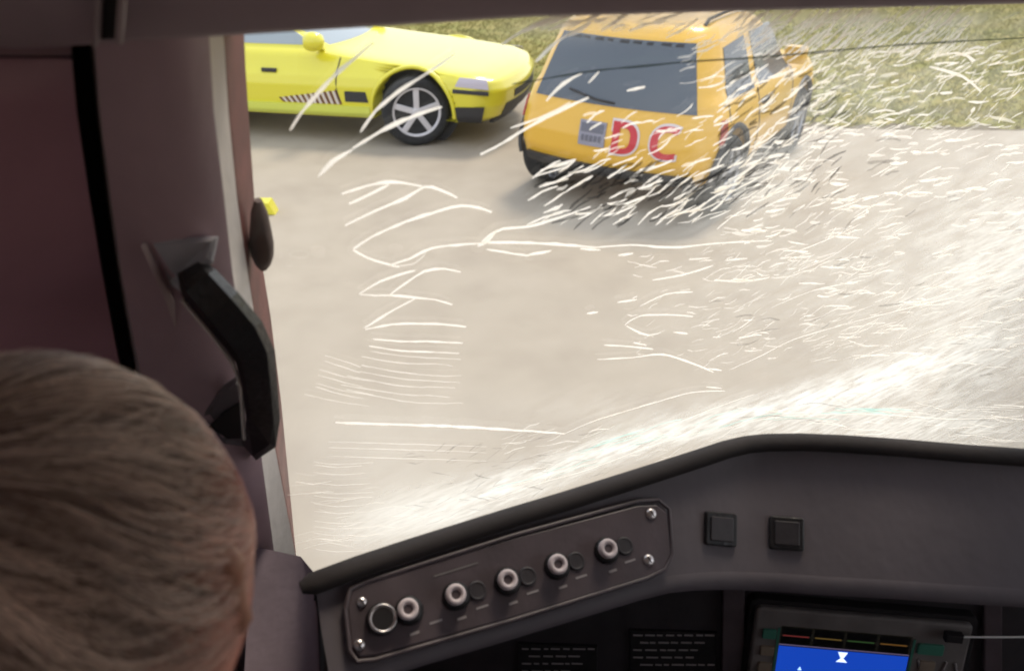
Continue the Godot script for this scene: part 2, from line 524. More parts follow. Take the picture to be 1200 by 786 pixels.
	for k in 2:
		for back in [true, false]:
			var tm = TextMesh.new()
			tm.font = font
			tm.text = ["D", "C"][k]
			tm.font_size = 64
			tm.pixel_size = 0.0050
			tm.depth = 0.012
			var z0 = [0.17, 0.47][k]
			var arr = tm.get_mesh_arrays()
			var grow = 1.14 if back else 1.0
			var vs = arr[Mesh.ARRAY_VERTEX]
			var moved = PackedVector3Array()
			for q in vs:
				var zz = z0 + q.x * 1.15 * grow
				var hh = 0.605 + q.y * grow
				moved.append(Vector3(end_x(v, zz, hh, false) - (0.006 if back else 0.009) - (0.002 if q.z > 0 else -0.012), hh, zz))
			var ls = begin()
			var ix = arr[Mesh.ARRAY_INDEX]
			if ix != null and ix.size() > 0:
				for q in range(0, ix.size(), 3): tri(ls, moved[ix[q]], moved[ix[q + 1]], moved[ix[q + 2]])
			else:
				for q in range(0, moved.size(), 3): tri(ls, moved[q], moved[q + 1], moved[q + 2])
			part(suv, "letter_backing" if back else "red_letter", done(ls), M.sticker if back else M.red, false)
	var wp = begin()
	tube(wp, [Vector3(0.035, 0.84, 0.05), Vector3(0.02, 0.855, -0.1), Vector3(0.055, 0.90, -0.34)], 0.009, 6)
	part(suv, "rear_wiper", done(wp), M.car_black, false)
	var exhaust = begin()
	lathe(exhaust, Vector3(0.06, 0.24, -0.42), Vector3(-1, 0, 0), [Vector2(0.03, -0.2), Vector2(0.032, 0.1), Vector2(0.026, 0.1), Vector2(0.024, 0.0)], 14, -1)
	part(suv, "exhaust_pipe", done(exhaust), M.steel, false)

# ------------------------------------------------------------------ outside ground
func _outside():
	var conc = StandardMaterial3D.new()
	conc.albedo_color = lin(0.385, 0.328, 0.257)
	conc.albedo_texture = noise_tex(31, 0.010, [Color(0.93, 0.925, 0.92), Color(0.975, 0.975, 0.97), Color(1, 1, 1)], 6)
	conc.uv1_triplanar = true
	conc.uv1_world_triplanar = true
	conc.uv1_scale = Vector3.ONE * 0.31
	conc.detail_enabled = true
	conc.detail_blend_mode = BaseMaterial3D.BLEND_MODE_MUL
	conc.detail_albedo = noise_tex(33, 0.05, [Color(0.975, 0.975, 0.975), Color(1, 1, 1)], 4, 256)
	conc.detail_uv_layer = BaseMaterial3D.DETAIL_UV_1
	conc.roughness = 0.75
	M.concrete = conc
	var conc_b = conc.duplicate()
	conc_b.albedo_color = lin(0.38, 0.324, 0.255)
	M.concrete_b = conc_b
	M.joint = mat(lin(0.38, 0.324, 0.254), 0.9)
	var soil = mat(lin(0.20, 0.165, 0.10), 0.95)
	soil.albedo_texture = noise_tex(35, 0.02, [Color(0.6, 0.55, 0.5), Color(1, 1, 1)], 5)
	soil.uv1_triplanar = true
	soil.uv1_world_triplanar = true
	var turf = mat(lin(0.32, 0.28, 0.085), 0.95)
	turf.albedo_texture = noise_tex(37, 0.012, [Color(0.78, 0.84, 0.68), Color(0.9, 0.9, 0.82), Color(1, 0.95, 0.92)], 6)
	turf.uv1_triplanar = true
	turf.uv1_world_triplanar = true
	turf.uv1_scale = Vector3.ONE * 0.35

	# one sheet to the horizon: grass land
	var gs = begin()
	var far = 900.0
	quad(gs, Vector3(-far, -0.03, far), Vector3(far, -0.03, far), Vector3(far, -0.03, -far), Vector3(-far, -0.03, -far))
	part(null, "ground", done(gs), turf).set_meta("kind", "structure")

	# concrete apron: slabs with sealed joints, its far edge runs behind the two cars
	var edge = [ground_at(-1400, 84), ground_at(250, 96), ground_at(640, 112), ground_at(860, 142), ground_at(985, 151), ground_at(1200, 153), ground_at(1500, 158), ground_at(2400, 190)]
	var outline = PackedVector2Array()
	for e in edge: outline.append(Vector2(e.x, e.z))
	outline.append(Vector2(12.0, 9.0))
	outline.append(Vector2(-14.0, 9.0))
	var bed = begin()
	var bp = []
	for q in outline: bp.append(Vector3(q.x, -0.005, q.y))
	slab(bed, bp, Vector3.UP, 0.2)
	var apron = part(null, "concrete_apron", done(bed), M.joint)
	apron.set_meta("kind", "structure")
	var ang = 0.59
	var ex = Vector2(cos(ang), sin(ang))
	var ey = Vector2(-sin(ang), cos(ang))
	var o2 = Vector2(-1.17, -4.57)
	for i in range(-3, 3):
		for j in range(-3, 4):
			var c = o2 + ex * (i * 9.0 + 4.5) + ey * (j * 9.0 + 3.2)
			var sq = PackedVector2Array()
			for k in 4: sq.append(c + ex * 4.4998 * [-1, 1, 1, -1][k] + ey * 4.4998 * [-1, -1, 1, 1][k])
			for poly in Geometry2D.intersect_polygons(sq, outline):
				if poly.size() < 3: continue
				var pts = []
				for q in poly: pts.append(Vector3(q.x, 0.0, q.y))
				var s = begin()
				slab(s, pts, Vector3.UP, 0.003)
				part(apron, "concrete_slab", done(s), M.concrete if (i * 3 + j * 5) % 4 else M.concrete_b)
	# worn earth strip along the edge
	var strip = begin()
	for i in edge.size() - 1:
		for k in 12:
			var a = edge[i].lerp(edge[i + 1], k / 12.0)
			var b = edge[i].lerp(edge[i + 1], (k + 1) / 12.0)
			var wa = 0.16 + 0.10 * sin(k * 2.3 + i) + 0.05 * sin(k * 5.1)
			var wb = 0.16 + 0.10 * sin((k + 1) * 2.3 + i) + 0.05 * sin((k + 1) * 5.1)
			if k == 11: wb = 0.16 + 0.10 * sin(i + 1.0)
			if k == 0: wa = 0.16 + 0.10 * sin(i + 0.0)
			var n = Vector3(0, 0, -1)
			quad(strip, a + Vector3(0, -0.008, 0.05), b + Vector3(0, -0.008, 0.05), b + n * wb + Vector3(0, -0.004, 0), a + n * wa + Vector3(0, -0.004, 0))
	part(null, "earth_verge", done(strip), soil).set_meta("kind", "structure")
	# grass tufts
	var tuft = begin()
	for k in 5:
		var a = k * 1.257
		var d = Vector3(cos(a), 0, sin(a))
		var e = Vector3(-sin(a), 0, cos(a)) * 0.006
		var tip = d * (0.03 + 0.012 * (k % 3)) + Vector3(0, 0.055 + 0.012 * (k % 2), 0)
		tri(tuft, d * 0.008 - e, d * 0.008 + e, tip)
	var mm = MultiMesh.new()
	mm.transform_format = MultiMesh.TRANSFORM_3D
	mm.use_colors = true
	mm.mesh = done(tuft)
	mm.instance_count = 42000
	var patches = FastNoiseLite.new()
	patches.seed = 5
	patches.frequency = 0.35
	for k in mm.instance_count:
		var x = rng.randf_range(-6.0, 11.0)
		var z = -rng.randf_range(8.4, 19.0)
		var n_try = 0
		while (Geometry2D.is_point_in_polygon(Vector2(x, z), outline) or Geometry2D.is_point_in_polygon(Vector2(x, z + 0.14), outline)) and n_try < 8:
			z -= 0.9
			n_try += 1
		var sc = rng.randf_range(0.6, 1.25)
		var b = Basis(Vector3.UP, rng.randf() * TAU).scaled(Vector3(sc, sc * rng.randf_range(0.5, 1.0), sc))
		mm.set_instance_transform(k, Transform3D(b, Vector3(x, -0.03, z)))
		var dry = clampf(0.5 + patches.get_noise_2d(x, z) * 0.9 + rng.randf_range(-0.12, 0.12), 0, 1)
		mm.set_instance_color(k, Color(0.24, 0.235, 0.06).lerp(Color(0.36, 0.31, 0.105), dry))
	var gm = mat(Color(1, 1, 1), 0.9)
	gm.vertex_color_use_as_albedo = true
	gm.backlight_enabled = true
	gm.backlight = Color(0.25, 0.25, 0.1)
	var mi = MultiMeshInstance3D.new()
	mi.multimesh = mm
	mi.material_override = gm
	mi.name = "grass"
	add_child(mi)
	tag(mi, "dry olive grass beyond the concrete edge", "grass", "", "stuff")

# ------------------------------------------------------------------ windshield
func ribbon(s: SurfaceTool, px: Array, w: float, lift: float, wob := 0.0):   # px: picture points on the pane; w in metres
	var pts = []
	# smooth the polyline
	for i in px.size() - 1:
		var p0 = px[maxi(i - 1, 0)]
		var p1 = px[i]
		var p2 = px[i + 1]
		var p3 = px[mini(i + 2, px.size() - 1)]
		var n = maxi(2, int(p1.distance_to(p2) / 9.0))
		for k in n:
			pts.append(p1.cubic_interpolate(p2, p0, p3, k / float(n)))
	pts.append(px[-1])
	var rows = []
	for i in pts.size():
		var q = i / float(pts.size() - 1)
		var jit = Vector2(rng.randf_range(-1, 1), rng.randf_range(-1, 1)) * wob
		var p = pane(pts[i].x + jit.x, pts[i].y + jit.y, lift)
		var a = pts[maxi(i - 1, 0)]
		var b = pts[mini(i + 1, pts.size() - 1)]
		var t = (pane(b.x, b.y) - pane(a.x, a.y)).normalized()
		var e = pane_n.cross(t)
		var ww = w * 0.5 * (0.25 + 0.75 * pow(sin(PI * clampf(q * 0.9 + 0.06, 0, 1)), 0.6)) * rng.randf_range(0.6, 1.25)
		if e.y < 0: e = -e
		rows.append([p - e * ww - pane_n * ww * 0.35, p - pane_n * ww * 0.12, p + e * ww + pane_n * ww * 0.35])
	loft(s, rows, false, -1)

func V(a: Array) -> Array:
	var out = []
	for k in range(0, a.size(), 2): out.append(Vector2(a[k], a[k + 1]))
	return out

func _windshield():
	var glass = mat(Color(0.93, 0.97, 0.95, 0.035), 0.02)
	glass.transparency = BaseMaterial3D.TRANSPARENCY_ALPHA
	var flake = mat(Color(0.955, 0.945, 0.925, 0.84), 0.6)
	flake.transparency = BaseMaterial3D.TRANSPARENCY_ALPHA
	flake.backlight_enabled = true
	flake.backlight = Color(1.22, 1.19, 1.14)
	var faint = mat(Color(0.97, 0.955, 0.93, 0.36), 0.6)
	faint.transparency = BaseMaterial3D.TRANSPARENCY_ALPHA
	faint.backlight_enabled = true
	faint.backlight = Color(1.35, 1.32, 1.27)
	var crack_shade = mat(Color(0.46, 0.45, 0.44, 0.30), 0.5)  # grey tone painted in as shadow of the cracks
	crack_shade.transparency = BaseMaterial3D.TRANSPARENCY_ALPHA
	var dark = mat(Color(0.15, 0.15, 0.19, 0.55), 0.5)  # painted dark for refracted tyres and the reflected cabin
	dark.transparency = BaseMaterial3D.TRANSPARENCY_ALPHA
	var deep = mat(Color(0.20, 0.36, 0.25, 0.72), 0.4)
	deep.transparency = BaseMaterial3D.TRANSPARENCY_ALPHA
	var green = mat(Color(0.62, 0.72, 0.69, 0.24), 0.1)
	green.transparency = BaseMaterial3D.TRANSPARENCY_ALPHA
	green.backlight_enabled = true
	green.backlight = Color(0.86, 0.98, 0.95)

	var w = thing("windshield", "cracked and crazed left windshield pane of the cockpit", "windshield", pane(640, 560))
	# the pane itself: a sheet of laminated glass, wider than the view
	var s = begin()
	var q = [pane(225, 20, -0.004), pane(1330, -10, -0.004), pane(1330, 760, -0.004), pane(330, 760, -0.004)]
	quad(s, q[0], q[1], q[2], q[3])
	part(w, "glass_pane", done(s), glass)

	# frosted inner ply: crushed glass film, with glare painted in as thicker white
	var us = []
	var ctr = func(px, py):
		var p = pane(px, py) - pane_o
		return Vector2(p.dot(pane_u), p.dot(pane_v))
	var lo = Vector2(1e9, 1e9)
	var hi = Vector2(-1e9, -1e9)
	for p in [[300, 30], [1250, 0], [1250, 640], [345, 900]]:
		var c2 = ctr.call(p[0], p[1])
		lo = lo.min(c2)
		hi = hi.max(c2)
	# blobs: centre px, reach along and across (picture pixels, turned into metres on the pane), slope, strength of frost and painted glare
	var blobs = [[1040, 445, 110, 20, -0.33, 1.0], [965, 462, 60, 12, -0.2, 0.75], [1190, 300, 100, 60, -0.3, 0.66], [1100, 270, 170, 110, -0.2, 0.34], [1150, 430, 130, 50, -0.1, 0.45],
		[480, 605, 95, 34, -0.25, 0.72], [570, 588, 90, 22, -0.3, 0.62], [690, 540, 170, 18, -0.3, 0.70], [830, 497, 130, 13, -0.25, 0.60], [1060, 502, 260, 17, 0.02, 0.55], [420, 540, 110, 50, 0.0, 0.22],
		[900, 215, 80, 40, -0.4, 0.40], [1030, 90, 190, 70, -0.3, 0.22], [740, 22, 130, 16, -0.05, 0.75], [1000, 22, 220, 12, 0.0, 0.45], [860, 330, 120, 70, -0.3, 0.10], [700, 262, 90, 20, 0.0, 0.15]]  # includes white over the hatchback roof, standing in for its sheen
	var bl = []
	for b in blobs:
		var c0 = ctr.call(b[0], b[1])
		var c1 = ctr.call(b[0] + 10, b[1] + 10 * b[4])
		var ax = (c1 - c0) / sqrt(1.0 + b[4] * b[4]) / 10.0
		var c3 = ctr.call(b[0], b[1] + 10)
		bl.append([c0, ax.normalized(), ax.length() * b[2], (c3 - c0).length() / 10.0 * b[3], b[5]])
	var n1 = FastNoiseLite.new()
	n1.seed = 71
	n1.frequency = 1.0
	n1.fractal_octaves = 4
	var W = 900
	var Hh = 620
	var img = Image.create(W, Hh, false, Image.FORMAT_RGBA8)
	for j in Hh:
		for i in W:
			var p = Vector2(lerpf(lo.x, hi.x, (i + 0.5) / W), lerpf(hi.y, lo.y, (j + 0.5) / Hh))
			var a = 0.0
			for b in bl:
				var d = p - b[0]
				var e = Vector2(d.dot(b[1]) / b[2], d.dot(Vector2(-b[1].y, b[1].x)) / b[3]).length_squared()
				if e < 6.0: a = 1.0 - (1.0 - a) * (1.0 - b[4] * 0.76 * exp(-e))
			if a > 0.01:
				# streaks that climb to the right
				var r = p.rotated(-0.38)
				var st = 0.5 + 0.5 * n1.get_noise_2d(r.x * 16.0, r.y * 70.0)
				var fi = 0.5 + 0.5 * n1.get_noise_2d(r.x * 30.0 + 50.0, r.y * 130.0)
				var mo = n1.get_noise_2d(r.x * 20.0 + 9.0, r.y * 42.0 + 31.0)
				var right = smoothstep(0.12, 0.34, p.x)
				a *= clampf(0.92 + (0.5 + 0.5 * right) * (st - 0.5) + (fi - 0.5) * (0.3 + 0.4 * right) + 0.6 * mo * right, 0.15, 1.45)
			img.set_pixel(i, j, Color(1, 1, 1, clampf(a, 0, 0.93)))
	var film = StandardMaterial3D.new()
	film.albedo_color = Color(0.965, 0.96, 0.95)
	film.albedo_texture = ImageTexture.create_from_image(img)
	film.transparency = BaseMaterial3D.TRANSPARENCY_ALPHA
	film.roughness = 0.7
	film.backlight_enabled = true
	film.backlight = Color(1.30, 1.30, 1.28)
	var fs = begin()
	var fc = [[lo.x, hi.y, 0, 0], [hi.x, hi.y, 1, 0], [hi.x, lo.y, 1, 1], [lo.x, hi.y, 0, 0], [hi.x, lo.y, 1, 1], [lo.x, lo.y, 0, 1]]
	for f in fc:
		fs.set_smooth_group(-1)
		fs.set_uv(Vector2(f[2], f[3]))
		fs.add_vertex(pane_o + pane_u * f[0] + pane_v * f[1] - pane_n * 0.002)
	part(w, "frosted_glare_film", done(fs), film)

	# the long cracks, each a part of its own: points, width in millimetres
	var P = 0.00100
	var cracks = [
		[V([340, 153, 352, 133, 390, 90, 418, 66, 437, 50]), 4.0], [V([422, 155, 440, 130, 467, 107, 497, 88, 533, 63]), 4.0], [V([373, 207, 390, 189, 413, 175]), 4.6], [V([413, 174, 453, 150, 490, 134, 518, 125]), 5.0],
		[V([563, 181, 590, 167, 633, 141, 690, 114]), 5.0], [V([598, 150, 640, 135, 668, 120]), 3.2], [V([588, 52, 620, 33, 670, 18]), 4.2], [V([628, 72, 655, 47, 692, 26]), 4.6], [V([640, 118, 660, 98, 682, 86]), 5.0], [V([690, 97, 702, 84]), 4.0], [V([735, 106, 756, 102]), 4.6],
		[V([400, 227, 429, 218, 459, 213, 494, 218]), 4.2], [V([409, 239, 430, 229, 456, 216]), 4.4], [V([404, 264, 440, 247, 475, 232, 497, 219, 515, 222, 536, 232]), 4.6], [V([414, 292, 435, 278, 475, 260, 515, 247, 540, 241, 560, 243, 576, 249]), 4.8], [V([414, 293, 430, 302, 452, 309, 468, 313]), 3.2],
		[V([455, 311, 480, 303, 505, 291, 535, 287, 568, 285]), 4.4], [V([462, 312, 485, 309, 500, 295]), 2.6], [V([564, 284, 575, 275, 590, 268, 620, 265, 655, 255, 692, 242]), 4.6], [V([566, 284, 600, 284, 650, 286, 700, 290]), 4.6], [V([698, 290, 740, 287, 790, 290, 840, 285, 905, 282]), 3.6], [V([560, 288, 570, 283, 582, 270]), 6.0],
		[V([421, 344, 445, 330, 470, 321, 487, 317]), 4.2], [V([421, 345, 440, 346, 458, 346, 490, 349, 510, 351, 530, 357]), 3.6], [V([456, 346, 475, 332, 497, 318, 520, 315, 540, 319]), 4.6], [V([427, 384, 445, 373, 465, 361, 486, 350]), 4.6], [V([428, 386, 460, 380, 490, 379, 520, 380, 546, 383]), 4.8], [V([437, 397, 470, 400, 500, 400, 542, 402]), 4.0],
		[V([393, 495, 450, 497, 520, 499, 590, 503, 662, 508]), 8.0], [V([660, 509, 700, 492, 760, 474, 810, 460, 850, 458]), 4.6], [V([785, 499, 820, 485, 860, 470, 884, 462]), 5.0], [V([850, 503, 907, 489, 1013, 485, 1120, 491, 1199, 487]), 5.0], [V([700, 421, 740, 419, 775, 415, 810, 425, 836, 436]), 4.2], [V([708, 404, 740, 406, 766, 409]), 4.0],
		[V([732, 381, 750, 370, 790, 369, 812, 371]), 4.4], [V([734, 382, 760, 393, 779, 387]), 4.2], [V([790, 389, 806, 391]), 4.0], [V([750, 359, 780, 345, 812, 342]), 4.2], [V([724, 354, 746, 351]), 4.4], [V([765, 328, 800, 322, 836, 311]), 4.8], [V([808, 304, 832, 302]), 4.0], [V([850, 305, 876, 303]), 3.8],
		[V([838, 328, 870, 330, 902, 325]), 4.4], [V([688, 367, 701, 366]), 5.0], [V([725, 299, 742, 297]), 6.0], [V([617, 299, 646, 294]), 6.0], [V([680, 291, 704, 293]), 4.6], [V([855, 433, 890, 418, 930, 398, 990, 380]), 4.6], [V([985, 381, 1060, 362, 1130, 345, 1200, 325]), 4.0], [V([1000, 421, 1060, 400, 1130, 375, 1200, 350]), 3.6],
		[V([830, 432, 846, 434]), 4.0], [V([828, 453, 846, 455]), 4.4], [V([560, 595, 620, 570, 690, 550, 770, 520, 850, 500]), 5.0], [V([560, 580, 640, 558, 700, 540]), 4.0], [V([690, 495, 720, 486, 770, 470]), 3.4], [V([905, 360, 955, 340, 1015, 328]), 3.0], [V([920, 300, 960, 285, 1010, 262]), 3.4], [V([930, 320, 975, 300, 1005, 280]), 3.4],
		[V([1085, 70, 1120, 62, 1142, 72, 1120, 88, 1098, 100]), 3.2], [V([1090, 78, 1130, 90, 1150, 108]), 3.0], [V([620, 300, 570, 292]), 3.0]]
	# fine wavy lines of the lower left fan
	for k in 8:
		var y = 411.0 + 8.6 * k + rng.randf_range(-2.0, 2.0)
		var ee = rng.randf_range(-22, 16)
		cracks.append([V([432 - 5.0 * k + rng.randf_range(-8, 10), y - 7 - k, 470, y - 1 + rng.randf_range(-1.5, 1.5), 510, y + 1 + rng.randf_range(-1.5, 1.5), 548 + ee, y + 2]), rng.randf_range(1.6, 3.2)])
	for k in 7:
		var y = 424.0 + 8.0 * k + rng.randf_range(-2.0, 2.0)
		cracks.append([V([385 - 4.0 * k + rng.randf_range(-6, 8), y - 9, 410 - 2.0 * k, y, 434 + rng.randf_range(-14, 6), y + 5]), rng.randf_range(1.2, 2.2)])
	for k in 16:
		var y = 515.0 + 8.6 * k + rng.randf_range(-3.0, 3.0)
		if k < 3: cracks.append([V([385, y, 450, y + 2, 520, y + 4, 570, y + 6]), 2.2])
		else: cracks.append([V([368, y - 2, 395, y + 1, 425 + 4.0 * (k % 4), y - 1]), 2.2])
	for c in cracks:
		var cs = begin()
		ribbon(cs, c[0], c[1] * P, 0.0, 0.25)
		part(w, "crack", done(cs), flake if c[1] > 2.7 else faint)
	# the one dark crack, seen on its greenish edge
	var ds = begin()
	ribbon(ds, V([600, 98, 690, 83, 760, 76, 800, 72, 830, 70, 880, 67, 940, 62, 1040, 53, 1120, 48, 1230, 42]), 0.0030, 0.001, 0.05)
	var dk = part(w, "crack", done(ds), deep)
	dk.set_meta("label", "long dark green crack across the top of the pane")
	# loose greenish slivers of glass along the lower edge
	for k in 22:
		var q0 = rng.randf()
		var o = Vector2(565, 572).lerp(Vector2(850, 486), q0) + Vector2(0, rng.randf_range(-14, 12))
		var sl = -0.30 + rng.randf_range(-0.08, 0.08)
		if k > 15:
			o = Vector2(rng.randf_range(890, 1010), rng.randf_range(476, 492))
			sl = rng.randf_range(-0.04, 0.06)
		var L = rng.randf_range(30, 85)
		var ss = begin()
		ribbon(ss, [o, o + Vector2(L * 0.5, L * 0.5 * sl - 2), o + Vector2(L, L * sl)], rng.randf_range(0.003, 0.0085), 0.004, 0.8)
		part(w, "glass_sliver", done(ss), green)
	# short cracks and crazing: region [x0, y0, x1, y1], number, angle, spread, length, width; the dark ones paint in shade and reflections
	var regions = [[625, 190, 890, 258, 150, -0.48, 0.25, 30, 4.4], [840, 80, 985, 235, 190, -0.60, 0.3, 24, 3.8], [640, 14, 800, 34, 34, -0.35, 0.3, 32, 3.4], [870, 10, 1130, 60, 230, -0.74, 0.14, 28, 3.2], [950, 55, 1200, 152, 230, -0.5, 0.5, 19, 3.0],
		[950, 138, 1200, 160, 40, -0.1, 0.4, 22, 3.0], [870, 155, 1200, 420, 620, -0.28, 0.4, 21, 4.6], [740, 265, 900, 420, 60, -0.22, 0.5, 15, 2.6], [900, 200, 1050, 330, 90, -0.4, 0.6, 20, 4.0], [1000, 330, 1200, 470, 130, -0.3, 0.3, 34, 4.4], [820, 300, 1000, 430, 70, -0.35, 0.4, 18, 2.4],
		[480, 520, 640, 620, 60, -0.25, 0.5, 18, 2.8], [600, 500, 880, 590, 130, -0.33, 0.25, 32, 2.8], [880, 470, 1200, 525, 120, 0.0, 0.12, 48, 2.8], [690, 125, 850, 190, 34, -0.4, 0.3, 22, 3.2], [800, 20, 960, 100, 60, -0.55, 0.4, 22, 3.0], [360, 560, 480, 650, 30, -0.08, 0.12, 40, 2.0]]
	var small = begin()
	var faint_st = begin()
	var crack_shade_st = begin()
	var dark_reflection_st = begin()
	var single = 300 - cracks.size() - 4
	var n_single = 0
	for r in regions:
		var r_opaque = 0.5 if r[1] in [10, 55] else 0.32 if r[0] >= 860 else 0.45
		for k in r[4]:
			var o = Vector2(rng.randf_range(r[0], r[2]), rng.randf_range(r[1], r[3]))
			# the field breaks up in clusters, with clearer glass between
			if r[0] >= 860 and r[1] > 130 and n1.get_noise_2d(o.x * 0.016 + o.y * 0.006, o.y * 0.034 + 90.0) < rng.randf_range(-0.35, 0.15): continue
			if o.y > 655 - (o.x - 350) * 0.28 and o.x < 900: continue
			var a = r[5] + rng.randf_range(-1, 1) * r[6]
			var L = r[7] * rng.randf_range(0.45, 1.5)
			var d = Vector2(cos(a), sin(a)) * L * 0.5
			var bend = Vector2(-d.y, d.x) * rng.randf_range(-0.22, 0.22)
			var pts = [o - d, o + bend, o + d]
			var width = r[8] * rng.randf_range(0.55, 1.25) * P
			var pick = rng.randf()
			if r[0] in [625, 840] and pick < 0.40: ribbon(dark_reflection_st, pts, width * 1.35, 0.003, 0.6)
			elif r[0] >= 820 and r[1] > 130 and pick < 0.07: ribbon(crack_shade_st, pts, width * 1.3, 0.003, 0.6)
			elif r[0] == 480 or r[0] == 600 and pick < 0.25: ribbon(crack_shade_st, pts, width, 0.003, 0.6)
			elif L > r[7] * 0.95 and r[8] >= 2.8 and n_single < single:
				n_single += 1
				var cs = begin()
				ribbon(cs, pts, width, rng.randf_range(-0.001, 0.002), 0.5)
				part(w, "crack", done(cs), flake)
			else:
				ribbon(small if rng.randf() < r_opaque else faint_st, pts, width, rng.randf_range(-0.001, 0.002), 0.5)
	part(w, "crazing_and_shade", done(small), flake).set_meta("kind", "stuff")
	part(w, "crazing_and_shade", done(faint_st), faint).set_meta("kind", "stuff")
	part(w, "crazing_and_shade", done(crack_shade_st), crack_shade).set_meta("kind", "stuff")  # crack shadows, painted as grey ribbons
	part(w, "crazing_and_shade", done(dark_reflection_st), dark).set_meta("kind", "stuff")  # dark reflections, painted as ribbons

# ------------------------------------------------------------------ cockpit shell
func wall_t(px: float, py: float) -> float:            # depth of the left post and wall
	var o = pane(px, py)
	return (o - EYE).dot(Vector3(0, -sin(PITCH), -cos(PITCH)))

func post_t(py: float) -> float:
	return 1.0 / lerpf(1.818, 0.952, (py - 50.0) / 605.0) - 0.06 - 0.05 * clampf((py - 50.0) / 605.0, 0.0, 1.3)

func strip_mesh(cols: Array, g := 0) -> ArrayMesh:     # columns of points -> a smooth open sheet with thickness behind it
	var s = begin()
	loft(s, cols, false, g)
	return done(s)

func _shell():
	# left of the window: reveal of the post, post panel, gap, wall; rows down the picture
	var rows = [-160.0, -60.0, 48.0, 130.0, 230.0, 320.0, 420.0, 520.0, 655.0, 760.0, 900.0, 1100.0]
	var xs = {   # picture x of each vertical line at those rows
		"glass": [270, 281, 295, 298, 304, 310, 326, 338, 350, 358, 368, 384],
		"seal": [238, 250, 262, 267, 277, 290, 306, 321, 347, 356, 366, 382],
		"strip": [228, 236, 245, 250, 262, 272, 288, 304, 322, 336, 356, 378],
		"mid": [170, 180, 190, 194, 205, 218, 240, 262, 292, 316, 346, 372],
		"gap_r": [95, 102, 108, 115, 127, 140, 158, 176, 206, 230, 262, 310],
		"gap_l": [70, 76, 82, 89, 104, 119, 138, 158, 188, 212, 246, 296]}
	var line = func(key, i, dt): return at(xs[key][i], rows[i], post_t(rows[i]) + dt)
	var cg = []; var cs_ = []; var ct = []; var cm = []; var cr = []; var cl = []; var cgd = []; var cw = []; var cw2 = []; var cgl = []
	for i in rows.size():
		cg.append(pane(xs.glass[i], rows[i], -0.055))
		cs_.append(pane(xs.seal[i], rows[i], 0.002))
		ct.append(line.call("strip", i, 0.030))
		cm.append(line.call("mid", i, -0.006))
		cr.append(line.call("gap_r", i, 0.0))
		var tl = post_t(rows[i])
		cl.append(at(xs.gap_l[i], rows[i], tl - 0.008))
		cgd.append(at(xs.gap_r[i] - 3, rows[i], tl + 0.03))
		cgl.append(at(xs.gap_l[i] + 3, rows[i], tl + 0.03))
		cw.append(at(xs.gap_l[i] - 60, rows[i], tl - 0.03))
		cw2.append(at(xs.gap_l[i] - 190, rows[i], tl * 0.86))
	# the post is set back from the glass: a seal strip, a lit reveal and the broad panel
	part(null, "window_seal", strip_mesh([cg, cs_], 0), M.seal)
	tag(get_node("window_seal"), "brownish red seal between the lit post edge and the cracked pane", "window seal")
	var mids = []
	for i in rows.size(): mids.append(cs_[i].lerp(ct[i], 0.5))
	var reveal = part(null, "post_edge_trim", strip_mesh([cs_, mids, ct], 0), M.trim)
	tag(reveal, "pale lit edge trim running down the window post", "trim")
	var soft = []
	for i in rows.size(): soft.append(at(lerpf(xs.strip[i], xs.mid[i], 0.45), rows[i], post_t(rows[i]) + 0.006))
	var soft2 = []
	for i in rows.size(): soft2.append(cm[i].lerp(cr[i], 0.5) + Vector3(0.0, 0, 0.006))
	var soft3 = []
	for i in rows.size(): soft3.append(cm[i].lerp(cr[i], 0.93) + Vector3(0.0, 0, 0.004))
	var post = part(null, "window_post", strip_mesh([ct, soft, cm, soft2, soft3], 0), M.post)
	tag(post, "broad mauve window post panel that carries the black handle", "post", "", "structure")
	var ed = begin()
	loft(ed, [soft3, cr], false, 0)
	loft(ed, [cr, cgd], false, -1)
	tag(part(null, "post_edge_lip", done(ed), M.edge), "thin pale lip along the left edge of the window post", "trim")
	var gp = begin()
	loft(gp, [cgd, cgl], false, -1)
	loft(gp, [cgl, cl], false, -1)
	tag(part(null, "seam_gap", done(gp), M.gap), "dark open seam between the side wall and the window post", "seam")
	# side wall, with a horizontal seam near the top
	var far_l = []
	for i in rows.size(): far_l.append(EYE + Vector3(-0.78, (cw2[i] - EYE).y, 0.10))
	# lining behind the sheets, so that no daylight comes through their seams
	var back_a = []; var back_b = []; var back_c = []; var back_d = []
	for i in rows.size():
		back_a.append(cs_[i] + Vector3(-0.004, 0, -0.004))
		back_b.append(at(xs.gap_r[i] - 20, rows[i], post_t(rows[i]) + 0.06))
		back_c.append(at(xs.gap_l[i] - 220, rows[i], post_t(rows[i]) * 0.92 + 0.06))
		back_d.append(EYE + Vector3(-0.84, (cw2[i] - EYE).y, 0.12))
	tag(part(null, "wall_lining", strip_mesh([back_a, back_b, back_c, back_d], 0), M.gap), "dark lining behind the post and side wall panels", "", "", "structure")
	var sw = begin()
	var cols = [cl, cw, cw2, far_l]
	var upper = []
	var lower = []
	for c in cols:
		var cut = c[2].lerp(c[3], 0.22)
		upper.append([Vector3(c[0].x, EYE.y + 0.36, c[0].z + 0.05), c[0], c[1], c[2].lerp(cut, 0.85), cut + Vector3(-0.002, 0, -0.004)])
		lower.append([cut + Vector3(-0.002, -0.001, -0.004), cut.lerp(c[3], 0.06), c[3], c[4], c[5], c[6], c[7], c[8], c[9], c[10], c[11]])
	loft(sw, upper, false, 0)
	tag(part(null, "upper_side_wall", done(sw), M.mauve_dark), "dark mauve upper strip of the side wall above the seam", "wall", "", "structure")
	var sw2 = begin()
	loft(sw2, lower, false, 0)
